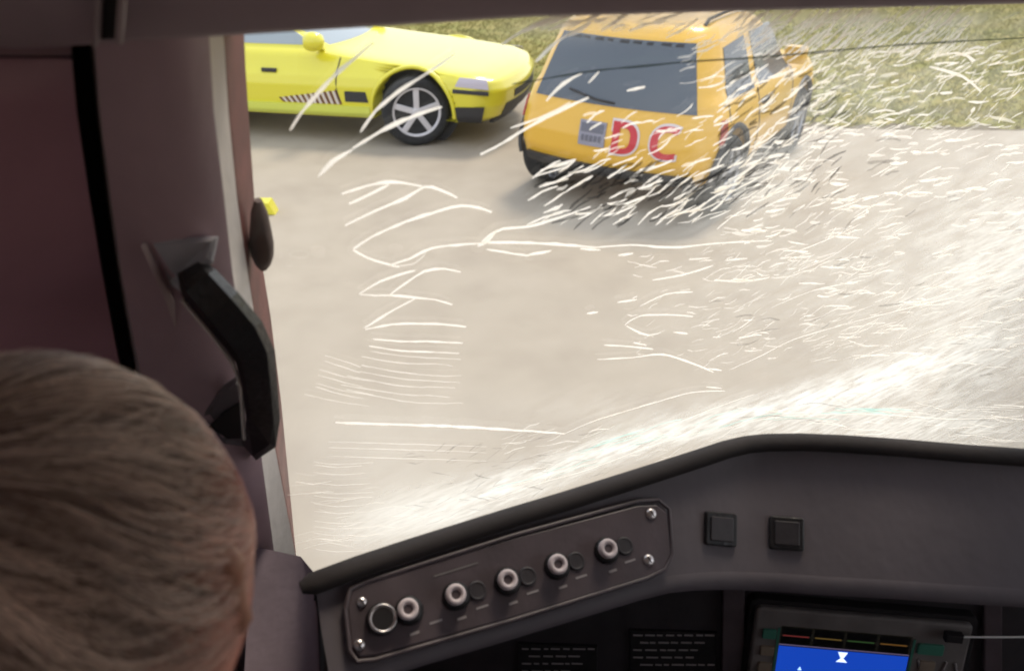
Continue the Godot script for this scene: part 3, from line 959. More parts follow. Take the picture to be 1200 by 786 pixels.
	tag(part(null, "side_wall", done(sw2), M.mauve), "large dark red mauve side wall panel left of the seam", "wall", "", "structure")

	# header over the window: lower edge, rounded, then up and back over our heads
	var hx = [-220, -60, 60, 108, 150, 290, 450, 620, 900, 1200, 1420]
	var hy = [66, 62, 58, 55, 51, 43, 33, 22, 14, 6, 0]
	var h0 = []; var h1 = []; var h2 = []; var h3 = []; var h4 = []; var h5 = []
	for i in hx.size():
		var e = pane(hx[i], hy[i], 0.0) if hx[i] > 200 else at(hx[i], hy[i], post_t(hy[i]) + 0.01)
		var b = at(hx[i], hy[i], lerpf(0.452, 0.70, clampf((hx[i] - 150.0) / 1050.0, 0, 1)))
		h0.append(e + Vector3(0, 0.004, -0.03))
		h1.append(b + Vector3(0, 0.0, -0.008))
		h2.append(b + Vector3(0, 0.004, 0.004))
		h3.append(b + Vector3(0, 0.02, 0.018))
		h4.append(b + Vector3(0, 0.16, 0.14))
		h5.append(Vector3(b.x * 1.1, EYE.y + 0.34, EYE.z - 0.12))
	for h in [h0, h1, h2, h3, h4, h5]:
		h.append(Vector3(1.33, h[-1].y, h[-1].z + 0.17))
		h.push_front(Vector3(-0.86, h[0].y, h[0].z + 0.12))
	var hs = begin()
	loft(hs, [h0, h1, h2, h3, h4, h5], false, 0)
	tag(part(null, "ceiling_header", done(hs), M.ceiling), "dark mauve header panel above the cracked windshield", "ceiling panel", "", "structure")
	# slot in the header at the left, with pale lips
	var sl = begin()
	var slot_n = (EYE - at(128, 25, 0.48)).normalized()
	slab(sl, [at(121, -30, 0.405), at(141, -30, 0.405), at(136, 46, 0.438), at(118, 46, 0.438)], slot_n, 0.03)
	var slot = part(null, "header_slot", done(sl), M.gap)
	tag(slot, "short black slot in the header beside the window post", "slot")
	var lp = begin()
	tube(lp, [at(145, -30, 0.402), at(139, 49, 0.436)], 0.0021, 8)
	part(slot, "slot_lip", done(lp), M.edge)
	lp = begin()
	tube(lp, [at(116, -30, 0.402), at(112, 46, 0.436), at(110, 53, 0.441)], 0.0014, 8)
	part(slot, "slot_lip", done(lp), M.edge)

	# closing surfaces all round, with thickness
	var box = func(called, c, hx_, hy_, hz_, m, label):
		var s = begin()
		block(s, EYE + c, Vector3(hx_, 0, 0), Vector3(0, hy_, 0), Vector3(0, 0, hz_), 0.003)
		tag(part(null, called, done(s), m), label, "", "", "structure")
	box.call("cockpit_ceiling", Vector3(0.2, 0.37, 0.56), 1.15, 0.03, 0.70, M.pale_wall, "flat ceiling over the cockpit")
	box.call("cockpit_floor", Vector3(0.2, -1.40, 0.1), 1.15, 0.03, 1.2, M.panel, "dark cockpit floor")
	box.call("rear_bulkhead", Vector3(0.2, -0.5, 1.25), 1.15, 0.93, 0.03, M.pale_wall, "closed bulkhead behind the seats")
	box.call("forward_bulkhead", Vector3(0.25, -1.21, -0.97), 1.2, 0.19, 0.02, M.panel, "bulkhead ahead of the pedals")
	box.call("left_wall_low", Vector3(-0.83, -1.0, 0.67), 0.03, 0.42, 0.60, M.mauve, "left side wall below the added side opening")  # opening between these is unseen, added to bring daylight into the cabin
	box.call("left_wall_top", Vector3(-0.83, 0.25, 0.67), 0.03, 0.15, 0.60, M.mauve, "left side wall above the added side opening")
	box.call("left_wall_rear", Vector3(-0.83, -0.24, 1.05), 0.03, 0.34, 0.20, M.mauve, "left side wall behind the added side opening")
	# right side: wall below and above a long unseen opening, added for cabin light
	box.call("right_wall", Vector3(1.33, -1.0, 0.1), 0.03, 0.42, 1.2, M.mauve, "right side wall below the added side opening")
	box.call("right_wall_top", Vector3(1.33, 0.25, 0.1), 0.03, 0.15, 1.2, M.mauve, "right side wall above the added side opening")
	box.call("right_wall_rear", Vector3(1.33, -0.24, 0.9), 0.03, 0.34, 0.36, M.mauve, "right side wall behind the added side opening")
	# centre post right of the pane, and the right windshield beyond it
	var cp = begin()
	slab(cp, [pane(1318, -10, 0.03), pane(1390, -12, 0.03), pane(1390, 760, 0.03), pane(1318, 760, 0.03)], pane_n, 0.06, 0.008)
	tag(part(null, "centre_post", done(cp), M.post), "centre post right of the cracked pane", "", "", "structure")

	# right windshield beyond the centre post
	var rp = [pane(1390, -12, 0.0), pane(1390, 760, 0.0)]
	var rs = begin()
	quad(rs, rp[0], Vector3(1.34, rp[0].y, rp[0].z + 0.22), Vector3(1.34, rp[1].y, rp[1].z + 0.14), rp[1])
	var clear = mat(Color(0.93, 0.97, 0.95, 0.05), 0.02)
	clear.transparency = BaseMaterial3D.TRANSPARENCY_ALPHA
	tag(part(null, "right_windshield", done(rs), clear), "unbroken right windshield pane beyond the centre post", "windshield")

func _glareshield():
	# edge line of the coaming, its face below and the top that falls away forward
	var up = [[366, 684, 0.722], [420, 664, 0.737], [480, 644, 0.757], [540, 625, 0.777], [600, 606, 0.797], [660, 588, 0.817], [720, 569, 0.836], [780, 550, 0.856], [820, 537, 0.868], [850, 527, 0.877], [875, 521, 0.884], [900, 518.5, 0.887], [940, 518, 0.886], [990, 520, 0.881], [1060, 525, 0.875], [1130, 531, 0.869], [1200, 536, 0.864], [1300, 544, 0.855], [1420, 553, 0.843]]
	var low = [[388, 802, 0.700], [436, 788, 0.712], [492, 770, 0.73], [548, 754, 0.75], [602, 738, 0.768], [656, 722, 0.786], [706, 707, 0.803], [752, 693, 0.82], [785, 685, 0.830], [815, 682, 0.838], [845, 681.5, 0.845], [875, 682, 0.850], [915, 684, 0.850], [970, 688, 0.846], [1045, 692, 0.840], [1120, 697, 0.834], [1200, 702, 0.828], [1300, 709, 0.82], [1420, 717, 0.81]]
	var gl = thing("glareshield", "grey glareshield coaming with a black rubber edge under the windshield", "glareshield", at(900, 690, 0.85))
	var edge = []
	for u in up: edge.append(at(u[0], u[1], u[2]))
	edge.append(edge[-1] + abeam * 0.62)
	# rubber edging, a flattened roll with a rounded start
	var es = begin()
	var ep = [edge[0] + (edge[0] - edge[1]).normalized() * 0.010] + edge
	var er = []
	for i in ep.size(): er.append(0.0112)
	er[0] = 0.006
	tube(es, ep, er, 14, 0.72, Vector3.UP)
	part(gl, "rubber_edge", done(es), M.rubber)
	var r0 = []; var r1 = []; var r2 = []; var r3 = []; var r4 = []; var r5 = []; var r6 = []; var t1 = []; var t2 = []
	for i in edge.size():
		var a = edge[i]
		var j = mini(i, up.size() - 1)
		var b = at(low[j][0], low[j][1], low[j][2]) + (abeam * 0.62 if i > j else Vector3.ZERO)
		r0.append(a + Vector3(0, -0.004, 0))
		r1.append(a.lerp(b, 0.10) + Vector3(0, 0, -0.006))
		r2.append(a.lerp(b, 0.5))
		r3.append(a.lerp(b, 0.93) + Vector3(0, 0.001, 0.001))
		r4.append(b + Vector3(0, 0.001, 0.005))
		r5.append(b + Vector3(0, -0.008, 0.003))
		r6.append(b + Vector3(0, -0.03, -0.09))
		var d = (a - EYE).normalized()
		t1.append(a + d * 0.03 + Vector3(0, -0.012, 0))
		t2.append(pane(up[j][0], up[j][1] + 60, 0.0) + (Vector3(0.62, 0, 0.10) if i > j else Vector3.ZERO))
	var fs = begin()
	loft(fs, [r0, r1, r2, r3], false, 0)
	part(gl, "face_panel", done(fs), M.grey)
	var ls = begin()
	loft(ls, [r3, r4, r5], false, 0)
	loft(ls, [r5, r6], false, -1)
	part(gl, "lower_lip", done(ls), M.grey)
	var ts = begin()
	loft(ts, [r0, t1, t2], false, -1)
	part(gl, "top_deck", done(ts), M.rubber)
	# side cheek closing the left end
	var ck = begin()
	loft(ck, [[r0[0], r3[0], r6[0]], [t1[0], t1[0].lerp(r6[0], 0.5), r6[0]]], false, -1)
	part(gl, "end_cheek", done(ck), M.panel)

	# plate normal on the slanted part
	var a0 = at(410, 700, 0.727)
	var a1 = at(775, 588, 0.848)
	var a2 = at(420, 765, 0.712)
	var n = (a1 - a0).cross(a2 - a0).normalized()
	if n.dot(EYE - a0) < 0: n = -n
	var fl = func(px, py, lift): return on_plane(px, py, a0, n) + n * lift
	var cpn = thing("control_panel", "slanted dark control panel with five knobs and a jack socket", "control panel", fl.call(590, 690, 0))
	var oc = [[406, 712], [412, 690], [430, 682], [600, 631], [745, 593], [768, 592], [780, 602], [784, 652], [776, 668], [755, 678], [600, 724], [440, 768], [420, 770], [411, 758]]
	var o3 = []
	for p in oc: o3.append(fl.call(p[0], p[1], 0.004))
	var ps = begin()
	slab(ps, o3, n, 0.012, 0.0016)
	part(cpn, "plate", done(ps), M.plate)
	# sunk rim round the plate
	var rim = begin()
	var rp = []
	for p in oc: rp.append(fl.call(595 + (p[0] - 595) * 1.012, 680 + (p[1] - 680) * 1.06, 0.0035))
	rp.append(rp[0])
	tube(rim, rp, 0.0022, 6, 1.0, n)
	part(cpn, "plate_rim", done(rim), M.plate)
	for k in 4:
		var p = [[423, 706], [420, 756], [761, 603], [758, 657]][k]
		var s = begin()
		var r = [0.0042, 0.0046, 0.0056, 0.0056][k]
		lathe(s, fl.call(p[0], p[1], 0.004), n, [Vector2(r, 0), Vector2(r, 0.0012), Vector2(r * 0.75, 0.0026), Vector2(r * 0.2, 0.003)], 16, 0)
		var sc = part(cpn, "screw", done(s), M.chrome)
		var sl = begin()
		var f = frame_of(n, Vector3(0.5, 0.6, 0.2))
		block(sl, fl.call(p[0], p[1], 0.0068), f[0] * r * 0.62, f[1] * 0.0005, n * 0.0005, 0.0)
		part(sc, "screw_slot", done(sl), M.gap)
	var js = begin()
	var jp = fl.call(446, 726, 0.004)
	lathe(js, jp, n, [Vector2(0.0135, 0), Vector2(0.0135, 0.003), Vector2(0.0118, 0.0062), Vector2(0.0096, 0.0062), Vector2(0.0090, 0.0042)], 28, 0)
	var jack = part(cpn, "jack_socket", done(js), M.black)
	js = begin()
	lathe(js, jp + n * 0.0062, n, [Vector2(0.0118, 0), Vector2(0.0122, 0.0016), Vector2(0.0108, 0.0030), Vector2(0.0096, 0.0016)], 28, 0)
	part(jack, "jack_ring", done(js), M.chrome)
	js = begin()
	lathe(js, jp + n * 0.0070, n, [Vector2(0.0092, 0), Vector2(0.0092, 0.0010)], 24, -1)
	part(jack, "jack_hole", done(js), M.gap)
	var along = (a1 - a0).normalized()
	var down = n.cross(along)
	if down.y > 0: down = -down
	for k in 5:
		var p = [[474, 716], [529, 699], [589, 682], [647, 664], [705, 646]][k]
		var c = fl.call(p[0], p[1], 0.004)
		var s = begin()
		# dark skirt behind the pale ring
		lathe(s, c + along * 0.003 + down * 0.001, n, [Vector2(0.0125, 0), Vector2(0.0125, 0.002), Vector2(0.011, 0.005), Vector2(0.009, 0.006)], 24, 0)
		var kn = part(cpn, "knob", done(s), M.black)
		s = begin()
		lathe(s, c + n * 0.006, n, [Vector2(0.0070, 0.0), Vector2(0.0088, 0.003), Vector2(0.0092, 0.007), Vector2(0.0082, 0.0092), Vector2(0.0052, 0.0092), Vector2(0.0040, 0.0068)], 22, 0)
		part(kn, "knob_ring", done(s), M.knob)
		s = begin()
		lathe(s, c + n * 0.0125, n, [Vector2(0.0042, 0.0), Vector2(0.0040, 0.0006)], 14, -1)
		part(kn, "knob_centre", done(s), M.plate)
		if k > 0:
			s = begin()
			var bc = c + along * 0.0225 + down * 0.002
			lathe(s, bc, n, [Vector2(0.0088, 0), Vector2(0.0086, 0.0016), Vector2(0.0070, 0.0026), Vector2(0.0062, 0.0020)], 20, 0)
			part(cpn, "dark_cap", done(s), M.panel)
		# engraved legend marks
		s = begin()
		block(s, c + down * 0.020 + along * 0.0025 + n * 0.0002, along * 0.0042, down * 0.0011, n * 0.0003, 0.0)
		block(s, c + down * 0.0165 + along * 0.023 + n * 0.0002, along * 0.0058, down * 0.0009, n * 0.0003, 0.0)
		part(cpn, "legend_mark", done(s), M.legend)
	var lg = begin()
	block(lg, fl.call(533, 668, 0.0042), along * 0.021, down * 0.0007, n * 0.0003, 0.0)
	part(cpn, "legend_line", done(lg), M.bezel)

	# two square black push buttons on the straight face
	for k in 2:
		var p = [[843, 620, 0.859], [921, 625, 0.867]][k]
		var uu = [at(820, 537, 0.868), at(875, 521, 0.884), at(815, 682, 0.838)] if k == 0 else [at(900, 518.5, 0.887), at(990, 520, 0.881), at(915, 684, 0.850)]
		var nb = (uu[1] - uu[0]).cross(uu[2] - uu[0]).normalized()
		if nb.dot(EYE - uu[0]) < 0: nb = -nb
		var c = on_plane(p[0], p[1], uu[0].lerp(uu[2], 0.55) - nb * 0.001, nb)
		var bx = (abeam - nb * abeam.dot(nb)).normalized() * 0.0172
		var by = nb.cross(bx).normalized() * 0.0165
		var s = begin()
		slab(s, round_rect(c + nb * 0.006, bx, by, 0.003), nb, 0.03, 0.0015)
		var b = part(gl, "push_button", done(s), M.black)
		s = begin()
		slab(s, round_rect(c + nb * 0.0075, bx * 0.72, by * 0.72, 0.002), nb, 0.004, 0.001)
		part(b, "button_cap", done(s), M.panel)

func _instruments():
	# main panel, set back under the lip
	var o = at(1000, 745, 0.915)
	var n = (-ahead * 0.985 + Vector3.UP * 0.17).normalized()
	var upv = (Vector3.UP - n * n.y).normalized()
	var on = func(px, py, lift): return on_plane(px, py, o, n) + n * lift
	var ip = thing("instrument_panel", "black main instrument panel in shade under the glareshield", "instrument panel", on.call(900, 860, 0))
	var s = begin()
	slab(s, [on.call(388, 770, 0), on.call(800, 664, 0), on.call(2150, 664, 0), on.call(2150, 1300, 0), on.call(380, 1300, 0)], n, 0.02, 0.003)
	part(ip, "panel_board", done(s), M.panel)
	# upright strips left of the display and at the far left
	s = begin()
	slab(s, [on.call(846, 670, 0.010), on.call(872, 672, 0.010), on.call(868, 980, 0.010), on.call(842, 980, 0.010)], n, 0.011, 0.002)
	part(ip, "upright_strip", done(s), M.plate)
	s = begin()
	slab(s, [on.call(1150, 680, 0.008), on.call(1172, 682, 0.008), on.call(1172, 980, 0.008), on.call(1150, 980, 0.008)], n, 0.009, 0.002)
	part(ip, "upright_strip", done(s), M.plate)
	# placards with rows of tiny worn print
	for pl in [[608, 752, 700, 800, 5], [738, 736, 840, 800, 7]]:
		s = begin()
		slab(s, [on.call(pl[0], pl[1], 0.004), on.call(pl[2], pl[1] + 3, 0.004), on.call(pl[2], pl[3] + 60, 0.004), on.call(pl[0], pl[3] + 60, 0.004)], n, 0.005, 0.001)
		var pc = part(ip, "placard", done(s), M.black)
		s = begin()
		for r in pl[4]:
			var y = pl[1] + 5 + r * 8.6
			var x = pl[0] + 4.0 + (8 if r % 3 == 1 else 0)
			while x < pl[2] - 8 - (r % 4) * 9:
				var l = rng.randf_range(5, 15)
				var a = on.call(x, y, 0.0045)
				var b = on.call(minf(x + l, pl[2] - 3), y + 0.3, 0.0045)
				block(s, (a + b) / 2, (b - a) / 2, upv * 0.0010, n * 0.0003, 0.0)
				x += l + rng.randf_range(1.5, 4)
		part(pc, "printed_rows", done(s), M.legend)

	# flight display
	var dn = n
	var d = thing("flight_display", "lit flight display with blue screen in a grey bezel", "display", on.call(1005, 900, 0.004))
	s = begin()
	var tl = on.call(884, 699, 0.016)
	var tr = on.call(1136, 715, 0.016)
	var ex = (tr - tl)
	ex -= upv * ex.dot(upv)
	ex -= n * ex.dot(n)
	var wdt = ex.length()
	ex = ex.normalized()
	var hgt = 0.235
	var pt = func(x, y, l): return tl + ex * x - upv * y + n * l        # metres across and down the bezel
	slab(s, round_rect(pt.call(wdt / 2, hgt / 2, -0.004), ex * (wdt / 2 + 0.006), upv * (hgt / 2 + 0.006), 0.008), n, 0.012, 0.001)
	part(d, "display_frame", done(s), M.gap)
	s = begin()
	slab(s, round_rect(pt.call(wdt / 2, hgt / 2, 0.002), ex * (wdt / 2), upv * hgt / 2, 0.006), n, 0.016, 0.003)
	part(d, "bezel", done(s), M.bezel)
	# screen picture: attitude page, computed
	var W = 512
	var H = 620
	var img = Image.create(W, H, false, Image.FORMAT_RGB8)
	var blue = Color(0.055, 0.20, 0.56)
	img.fill(blue)
	img.fill_rect(Rect2i(0, 330, W, 290), Color(0.20, 0.10, 0.03))
	img.fill_rect(Rect2i(0, 0, W, 86), Color(0.05, 0.045, 0.035))
	img.fill_rect(Rect2i(0, 78, W, 4), Color(0.30, 0.26, 0.36))
	for r in 2:
		for k in 4:
			img.fill_rect(Rect2i(4 + k * 128, 4 + r * 40, 118, 32), Color(0.005, 0.004, 0.004))
	for k in 4:
		img.fill_rect(Rect2i(10 + k * 128, 38, 104, 5), [Color(0.30, 0.10, 0.10), Color(0.28, 0.22, 0.10), Color(0.12, 0.20, 0.10), Color(0.30, 0.20, 0.08)][k])
	for y in 22:   # roll pointer
		var w = 19 - y if y < 12 else (y - 10) * 2
		img.fill_rect(Rect2i(256 - w, 92 + y * 2, w * 2, 2), Color(0.80, 0.88, 1.0))
	for p in [[96, 170], [404, 186], [40, 240], [470, 250]]:
		for k in 18: img.fill_rect(Rect2i(p[0] - k / 2, p[1] + k, k, 1), Color(0.65, 0.80, 1.0))
	for k in 11: img.fill_rect(Rect2i(178 + k * 15, 205 + (k % 2) * 3, 10, 16), Color(0.42, 0.56, 0.90))
	for k in 6: img.fill_rect(Rect2i(200, 250 + k * 26, 112, 3), Color(0.8, 0.88, 1.0))
	var scr = StandardMaterial3D.new()
	scr.albedo_color = Color(0.02, 0.02, 0.02)
	scr.roughness = 0.25
	scr.emission_enabled = true
	scr.emission = Color(1, 1, 1)
	scr.emission_texture = ImageTexture.create_from_image(img)
	scr.emission_operator = BaseMaterial3D.EMISSION_OP_MULTIPLY
	scr.emission_energy_multiplier = 0.9
	s = begin()
	var x0 = wdt * 0.128
	var x1 = wdt * 0.735
	var y0 = 0.020
	var y1 = 0.200
	for f in [[x0, y0, 0, 0], [x1, y0, 1, 0], [x1, y1, 1, 1], [x0, y0, 0, 0], [x1, y1, 1, 1], [x0, y1, 0, 1]]:
		s.set_smooth_group(-1)
		s.set_uv(Vector2(f[2], f[3]))
		s.add_vertex(pt.call(f[0], f[1], 0.0026))
	part(d, "screen", done(s), scr)
	# soft keys down both sides and the small markings
	M.key_green = mat(lin(0.05, 0.20, 0.14), 0.5)
	M.key_tan = mat(lin(0.24, 0.19, 0.14), 0.5)
	for k in 8:
		s = begin()
		slab(s, round_rect(pt.call(wdt * 0.075, 0.031 + k * 0.0215, 0.0048), ex * 0.0072, upv * 0.0058, 0.002), n, 0.003, 0.0008)
		part(d, "soft_key", done(s), M.key_green if k == 0 else M.key_tan)
		s = begin()
		slab(s, round_rect(pt.call(wdt * 0.825, 0.033 + k * 0.0215, 0.0048), ex * (0.013 if k == 0 else 0.008), upv * 0.0065, 0.002), n, 0.003, 0.0008)
		part(d, "soft_key", done(s), M.key_green if k == 0 else M.key_tan)
	for k in 2:
		s = begin()
		block(s, pt.call(wdt * [0.118, 0.747][k], 0.105, 0.0028), ex * 0.0012, upv * 0.082, n * 0.0005, 0.0)
		part(d, "screen_edge", done(s), M.key_green)
	for k in 3:
		s = begin()
		var a = pt.call(wdt * [0.78, 0.91, 0.95][k], 0.047, 0.0032)
		var b = pt.call(wdt * [0.83, 0.89, 0.985][k], 0.075, 0.0032)
		tube(s, [a, b], 0.0012, 6)
		part(d, "bezel_scratch", done(s), M.legend)

	# likely a flat callout mark; its solid line and end block are made up
	var cb = thing("callout_line", "made-up solid for a thin white callout line with a black block at the display's right edge", "cable", on.call(1118, 746, 0.02))
	s = begin()
	var e0 = at(1128, 746, 0.872)
	var e1 = at(1205, 746, 0.868)
	tube(s, [e0, e0.lerp(e1, 0.35) + Vector3(0, -0.0004, 0), e0.lerp(e1, 0.7) + Vector3(0, -0.0004, 0), e1, at(1330, 747, 0.862), at(1400, 752, 0.86), at(1470, 790, 0.875), on.call(1500, 850, -0.002)], 0.0011, 8)
	part(cb, "callout_stroke", done(s), M.white)
	s = begin()
	block(s, at(1118, 746.5, 0.872), ex * 0.0085, upv * 0.0046, n * 0.004, 0.001)
	part(cb, "callout_block", done(s), M.gap)

	# console at lower left, between the post and the panel
	s = begin()
	var cx0 = [at(296, 640, 0.93), at(352, 652, 0.90), at(372, 676, 0.80)]
	var cx1 = [at(290, 720, 0.88), at(352, 720, 0.84), at(378, 730, 0.765)]
	var cx2 = [at(284, 820, 0.80), at(352, 820, 0.77), at(386, 820, 0.725)]
	var cx3 = [at(270, 1050, 0.70), at(352, 1050, 0.68), at(392, 1050, 0.65)]
	loft(s, [cx0, cx1, cx2, cx3], false, 0)
	tag(part(null, "side_console", done(s), M.console), "purplish grey side console between pilot and control panel", "console")
	s = begin()
	slab(s, [at(370, 686, 0.735), at(400, 690, 0.735), at(404, 830, 0.705), at(376, 830, 0.705)], (EYE - at(385, 750, 0.72)).normalized(), 0.03, 0.004)
	tag(part(null, "console_upright", done(s), M.black), "dark upright at the left end of the control panel", "upright")

func _handle():
	# wedge rib, mount boss and the black handle with its lower bracket
	var n = (EYE - at(240, 400, 0.8)).normalized()
	var h = thing("grab_handle", "black angular grab handle fixed to the window post", "handle", at(250, 520, 0.88))
	var base = func(py): return post_t(py)
	var s = begin()
	var path = [[222, 312, -0.020], [232, 330, -0.045], [258, 360, -0.060], [285, 392, -0.066], [299, 418, -0.068], [304, 450, -0.066], [308, 490, -0.058], [305, 515, -0.045], [290, 528, -0.015]]
	var half = [17, 25, 27, 27, 24, 21, 20, 20, 15]
	var rings = []
	for i in path.size():
		var p = path[i]
		var a = path[maxi(i - 1, 0)]
		var b = path[mini(i + 1, path.size() - 1)]
		var t = Vector2(b[0] - a[0], b[1] - a[1]).normalized()
		var e = Vector2(-t.y, t.x) * half[i]
		if e.x < 0: e = -e
		var tt = base.call(p[1]) + p[2]
		var ring = []
		# octagonal section: front face with chamfers, back
		for q in [[-1.0, 0.006], [-0.72, 0.0], [0.60, 0.0], [1.0, 0.012], [1.0, 0.030], [0.7, 0.034], [-0.8, 0.034], [-1.0, 0.024]]:
			ring.append(at(p[0] + e.x * q[0], p[1] + e.y * q[0], tt + q[1]))
		rings.append(ring)
	loft(s, rings, true, -1, true)
	part(h, "grip", done(s), M.black)
	s = begin()
	var f0 = []
	for p in [[213, 351, -0.044], [246, 390, -0.056], [272, 424, -0.062], [282, 452, -0.058], [286, 514, -0.040]]:
		f0.append(at(p[0], p[1], base.call(p[1]) + p[2] + 0.012))
	tube(s, f0, 0.0017, 6)
	part(h, "inner_edge_highlight", done(s), M.trim)  # pale tube painted in where light catches the inner edge
	s = begin()
	slab(s, [at(236, 488, base.call(488) - 0.010), at(262, 452, base.call(452) - 0.014), at(279, 440, base.call(440) - 0.016), at(285, 456, base.call(456) - 0.016), at(286, 524, base.call(524) - 0.012), at(262, 520, base.call(520) - 0.010)], n, 0.014, 0.003)
	var br = part(h, "lower_bracket", done(s), M.grey)
	s = begin()
	slab(s, [at(244, 500, base.call(500) - 0.014), at(262, 482, base.call(482) - 0.018), at(282, 470, base.call(470) - 0.020), at(283, 514, base.call(514) - 0.016), at(266, 514, base.call(514) - 0.014)], n, 0.004, 0.001)
	part(br, "bracket_opening", done(s), M.gap)
	s = begin()
	slab(s, [at(172, 280, base.call(280) - 0.008), at(256, 276, base.call(276) - 0.004), at(250, 306, base.call(306) - 0.020), at(212, 342, base.call(342) - 0.022), at(196, 330, base.call(330) - 0.012)], n, 0.012, 0.004)
	part(h, "upper_mount", done(s), M.mount)
	s = begin()
	slab(s, [at(160, 281, base.call(281) - 0.006), at(170, 283, base.call(283) - 0.014), at(204, 352, base.call(352) - 0.018), at(206, 388, base.call(388) - 0.010), at(190, 380, base.call(380) - 0.004), at(172, 352, base.call(352) - 0.004)], n, 0.012, 0.003)
	part(h, "mount_rib", done(s), M.rib)

	s = begin()
	var mk = ground_at(313, 250)
	slab(s, [mk + Vector3(-0.09, 0, 0.04), mk + Vector3(0.07, 0, 0.04), mk + Vector3(0.03, 0.10, 0.04), mk + Vector3(-0.06, 0.10, 0.04)], Vector3(0, 0, 1), 0.12, 0.008)
	tag(part(null, "marker_block", done(s), M.lemon), "small yellow block on the concrete above the brown frame lump", "block")
	# small dark hinge lump on the outer frame edge, with a scrap of yellow above it
	s = begin()
	lathe(s, pane(308, 292, -0.012), (pane(310, 330) - pane(304, 250)).normalized(), [Vector2(0.003, -0.040), Vector2(0.0065, -0.028), Vector2(0.0085, -0.010), Vector2(0.0098, 0.004), Vector2(0.0092, 0.016), Vector2(0.0065, 0.026), Vector2(0.003, 0.032)], 16, 0)
	tag(part(null, "wiper_pivot", done(s), M.rubber_brown), "small brown lump on the frame edge outside the pane", "pivot")

# ------------------------------------------------------------------ pilot
func sd_cap(p: Vector3, a: Vector3, b: Vector3, ra: float, rb: float) -> float:
	var ab = b - a
	var t = clampf((p - a).dot(ab) / ab.length_squared(), 0, 1)
	return p.distance_to(a + ab * t) - lerpf(ra, rb, t)

func smin(a: float, b: float, k: float) -> float:
	var h = maxf(k - absf(a - b), 0.0) / k
	return minf(a, b) - h * h * k * 0.25

# surface nets over a list of bones [a, b, ra, rb, blend]
func nets(s: SurfaceTool, bones: Array, cell: float, lo: Vector3, hi: Vector3, g := 0):
	var nx = int((hi.x - lo.x) / cell) + 2
	var ny = int((hi.y - lo.y) / cell) + 2
	var nz = int((hi.z - lo.z) / cell) + 2
	var f = PackedFloat32Array()
	f.resize(nx * ny * nz)
	f.fill(0.08)
	for bn in bones:
		var r = maxf(bn[2], bn[3]) + 0.06
		var l = (bn[0].min(bn[1]) - Vector3.ONE * r - lo) / cell
		var u = (bn[0].max(bn[1]) + Vector3.ONE * r - lo) / cell
		for z in range(maxi(0, int(l.z)), mini(nz, int(u.z) + 1)):
			for y in range(maxi(0, int(l.y)), mini(ny, int(u.y) + 1)):
				for x in range(maxi(0, int(l.x)), mini(nx, int(u.x) + 1)):
					var i = (z * ny + y) * nx + x
					var d = sd_cap(lo + Vector3(x, y, z) * cell, bn[0], bn[1], bn[2], bn[3])
					if d < f[i] + bn[4]: f[i] = smin(f[i], d, bn[4])
	var vert = {}
	var step = [1, nx, nx * ny]
	for z in nz - 1:
		for y in ny - 1:
			for x in nx - 1:
				var i = (z * ny + y) * nx + x
				var acc = Vector3.ZERO
				var cnt = 0
				var c0 = f[i] < 0
				var any = false
				for k in 8:
					if (f[i + (k & 1) + ((k >> 1) & 1) * nx + (k >> 2) * nx * ny] < 0) != c0:
						any = true
						break
				if not any: continue
				for e in [[0, 1], [2, 3], [4, 5], [6, 7], [0, 2], [1, 3], [4, 6], [5, 7], [0, 4], [1, 5], [2, 6], [3, 7]]:
					var a = f[i + (e[0] & 1) + ((e[0] >> 1) & 1) * nx + (e[0] >> 2) * nx * ny]
					var b = f[i + (e[1] & 1) + ((e[1] >> 1) & 1) * nx + (e[1] >> 2) * nx * ny]
					if (a < 0) != (b < 0):
						var t = a / (a - b)
						var pa = Vector3(e[0] & 1, (e[0] >> 1) & 1, e[0] >> 2)
						var pb = Vector3(e[1] & 1, (e[1] >> 1) & 1, e[1] >> 2)
						acc += pa.lerp(pb, t)
						cnt += 1
				vert[i] = lo + (Vector3(x, y, z) + acc / cnt) * cell
	for i in vert:
		for ax in 3:
			var a = f[i]
			var b = f[i + step[ax]]
			if (a < 0) == (b < 0): continue
			var s1 = step[(ax + 1) % 3]
			var s2 = step[(ax + 2) % 3]
			if not (vert.has(i - s1) and vert.has(i - s2) and vert.has(i - s1 - s2)): continue
			if a < 0: quad(s, vert[i], vert[i - s2], vert[i - s1 - s2], vert[i - s1], g)
			else: quad(s, vert[i], vert[i - s1], vert[i - s1 - s2], vert[i - s2], g)

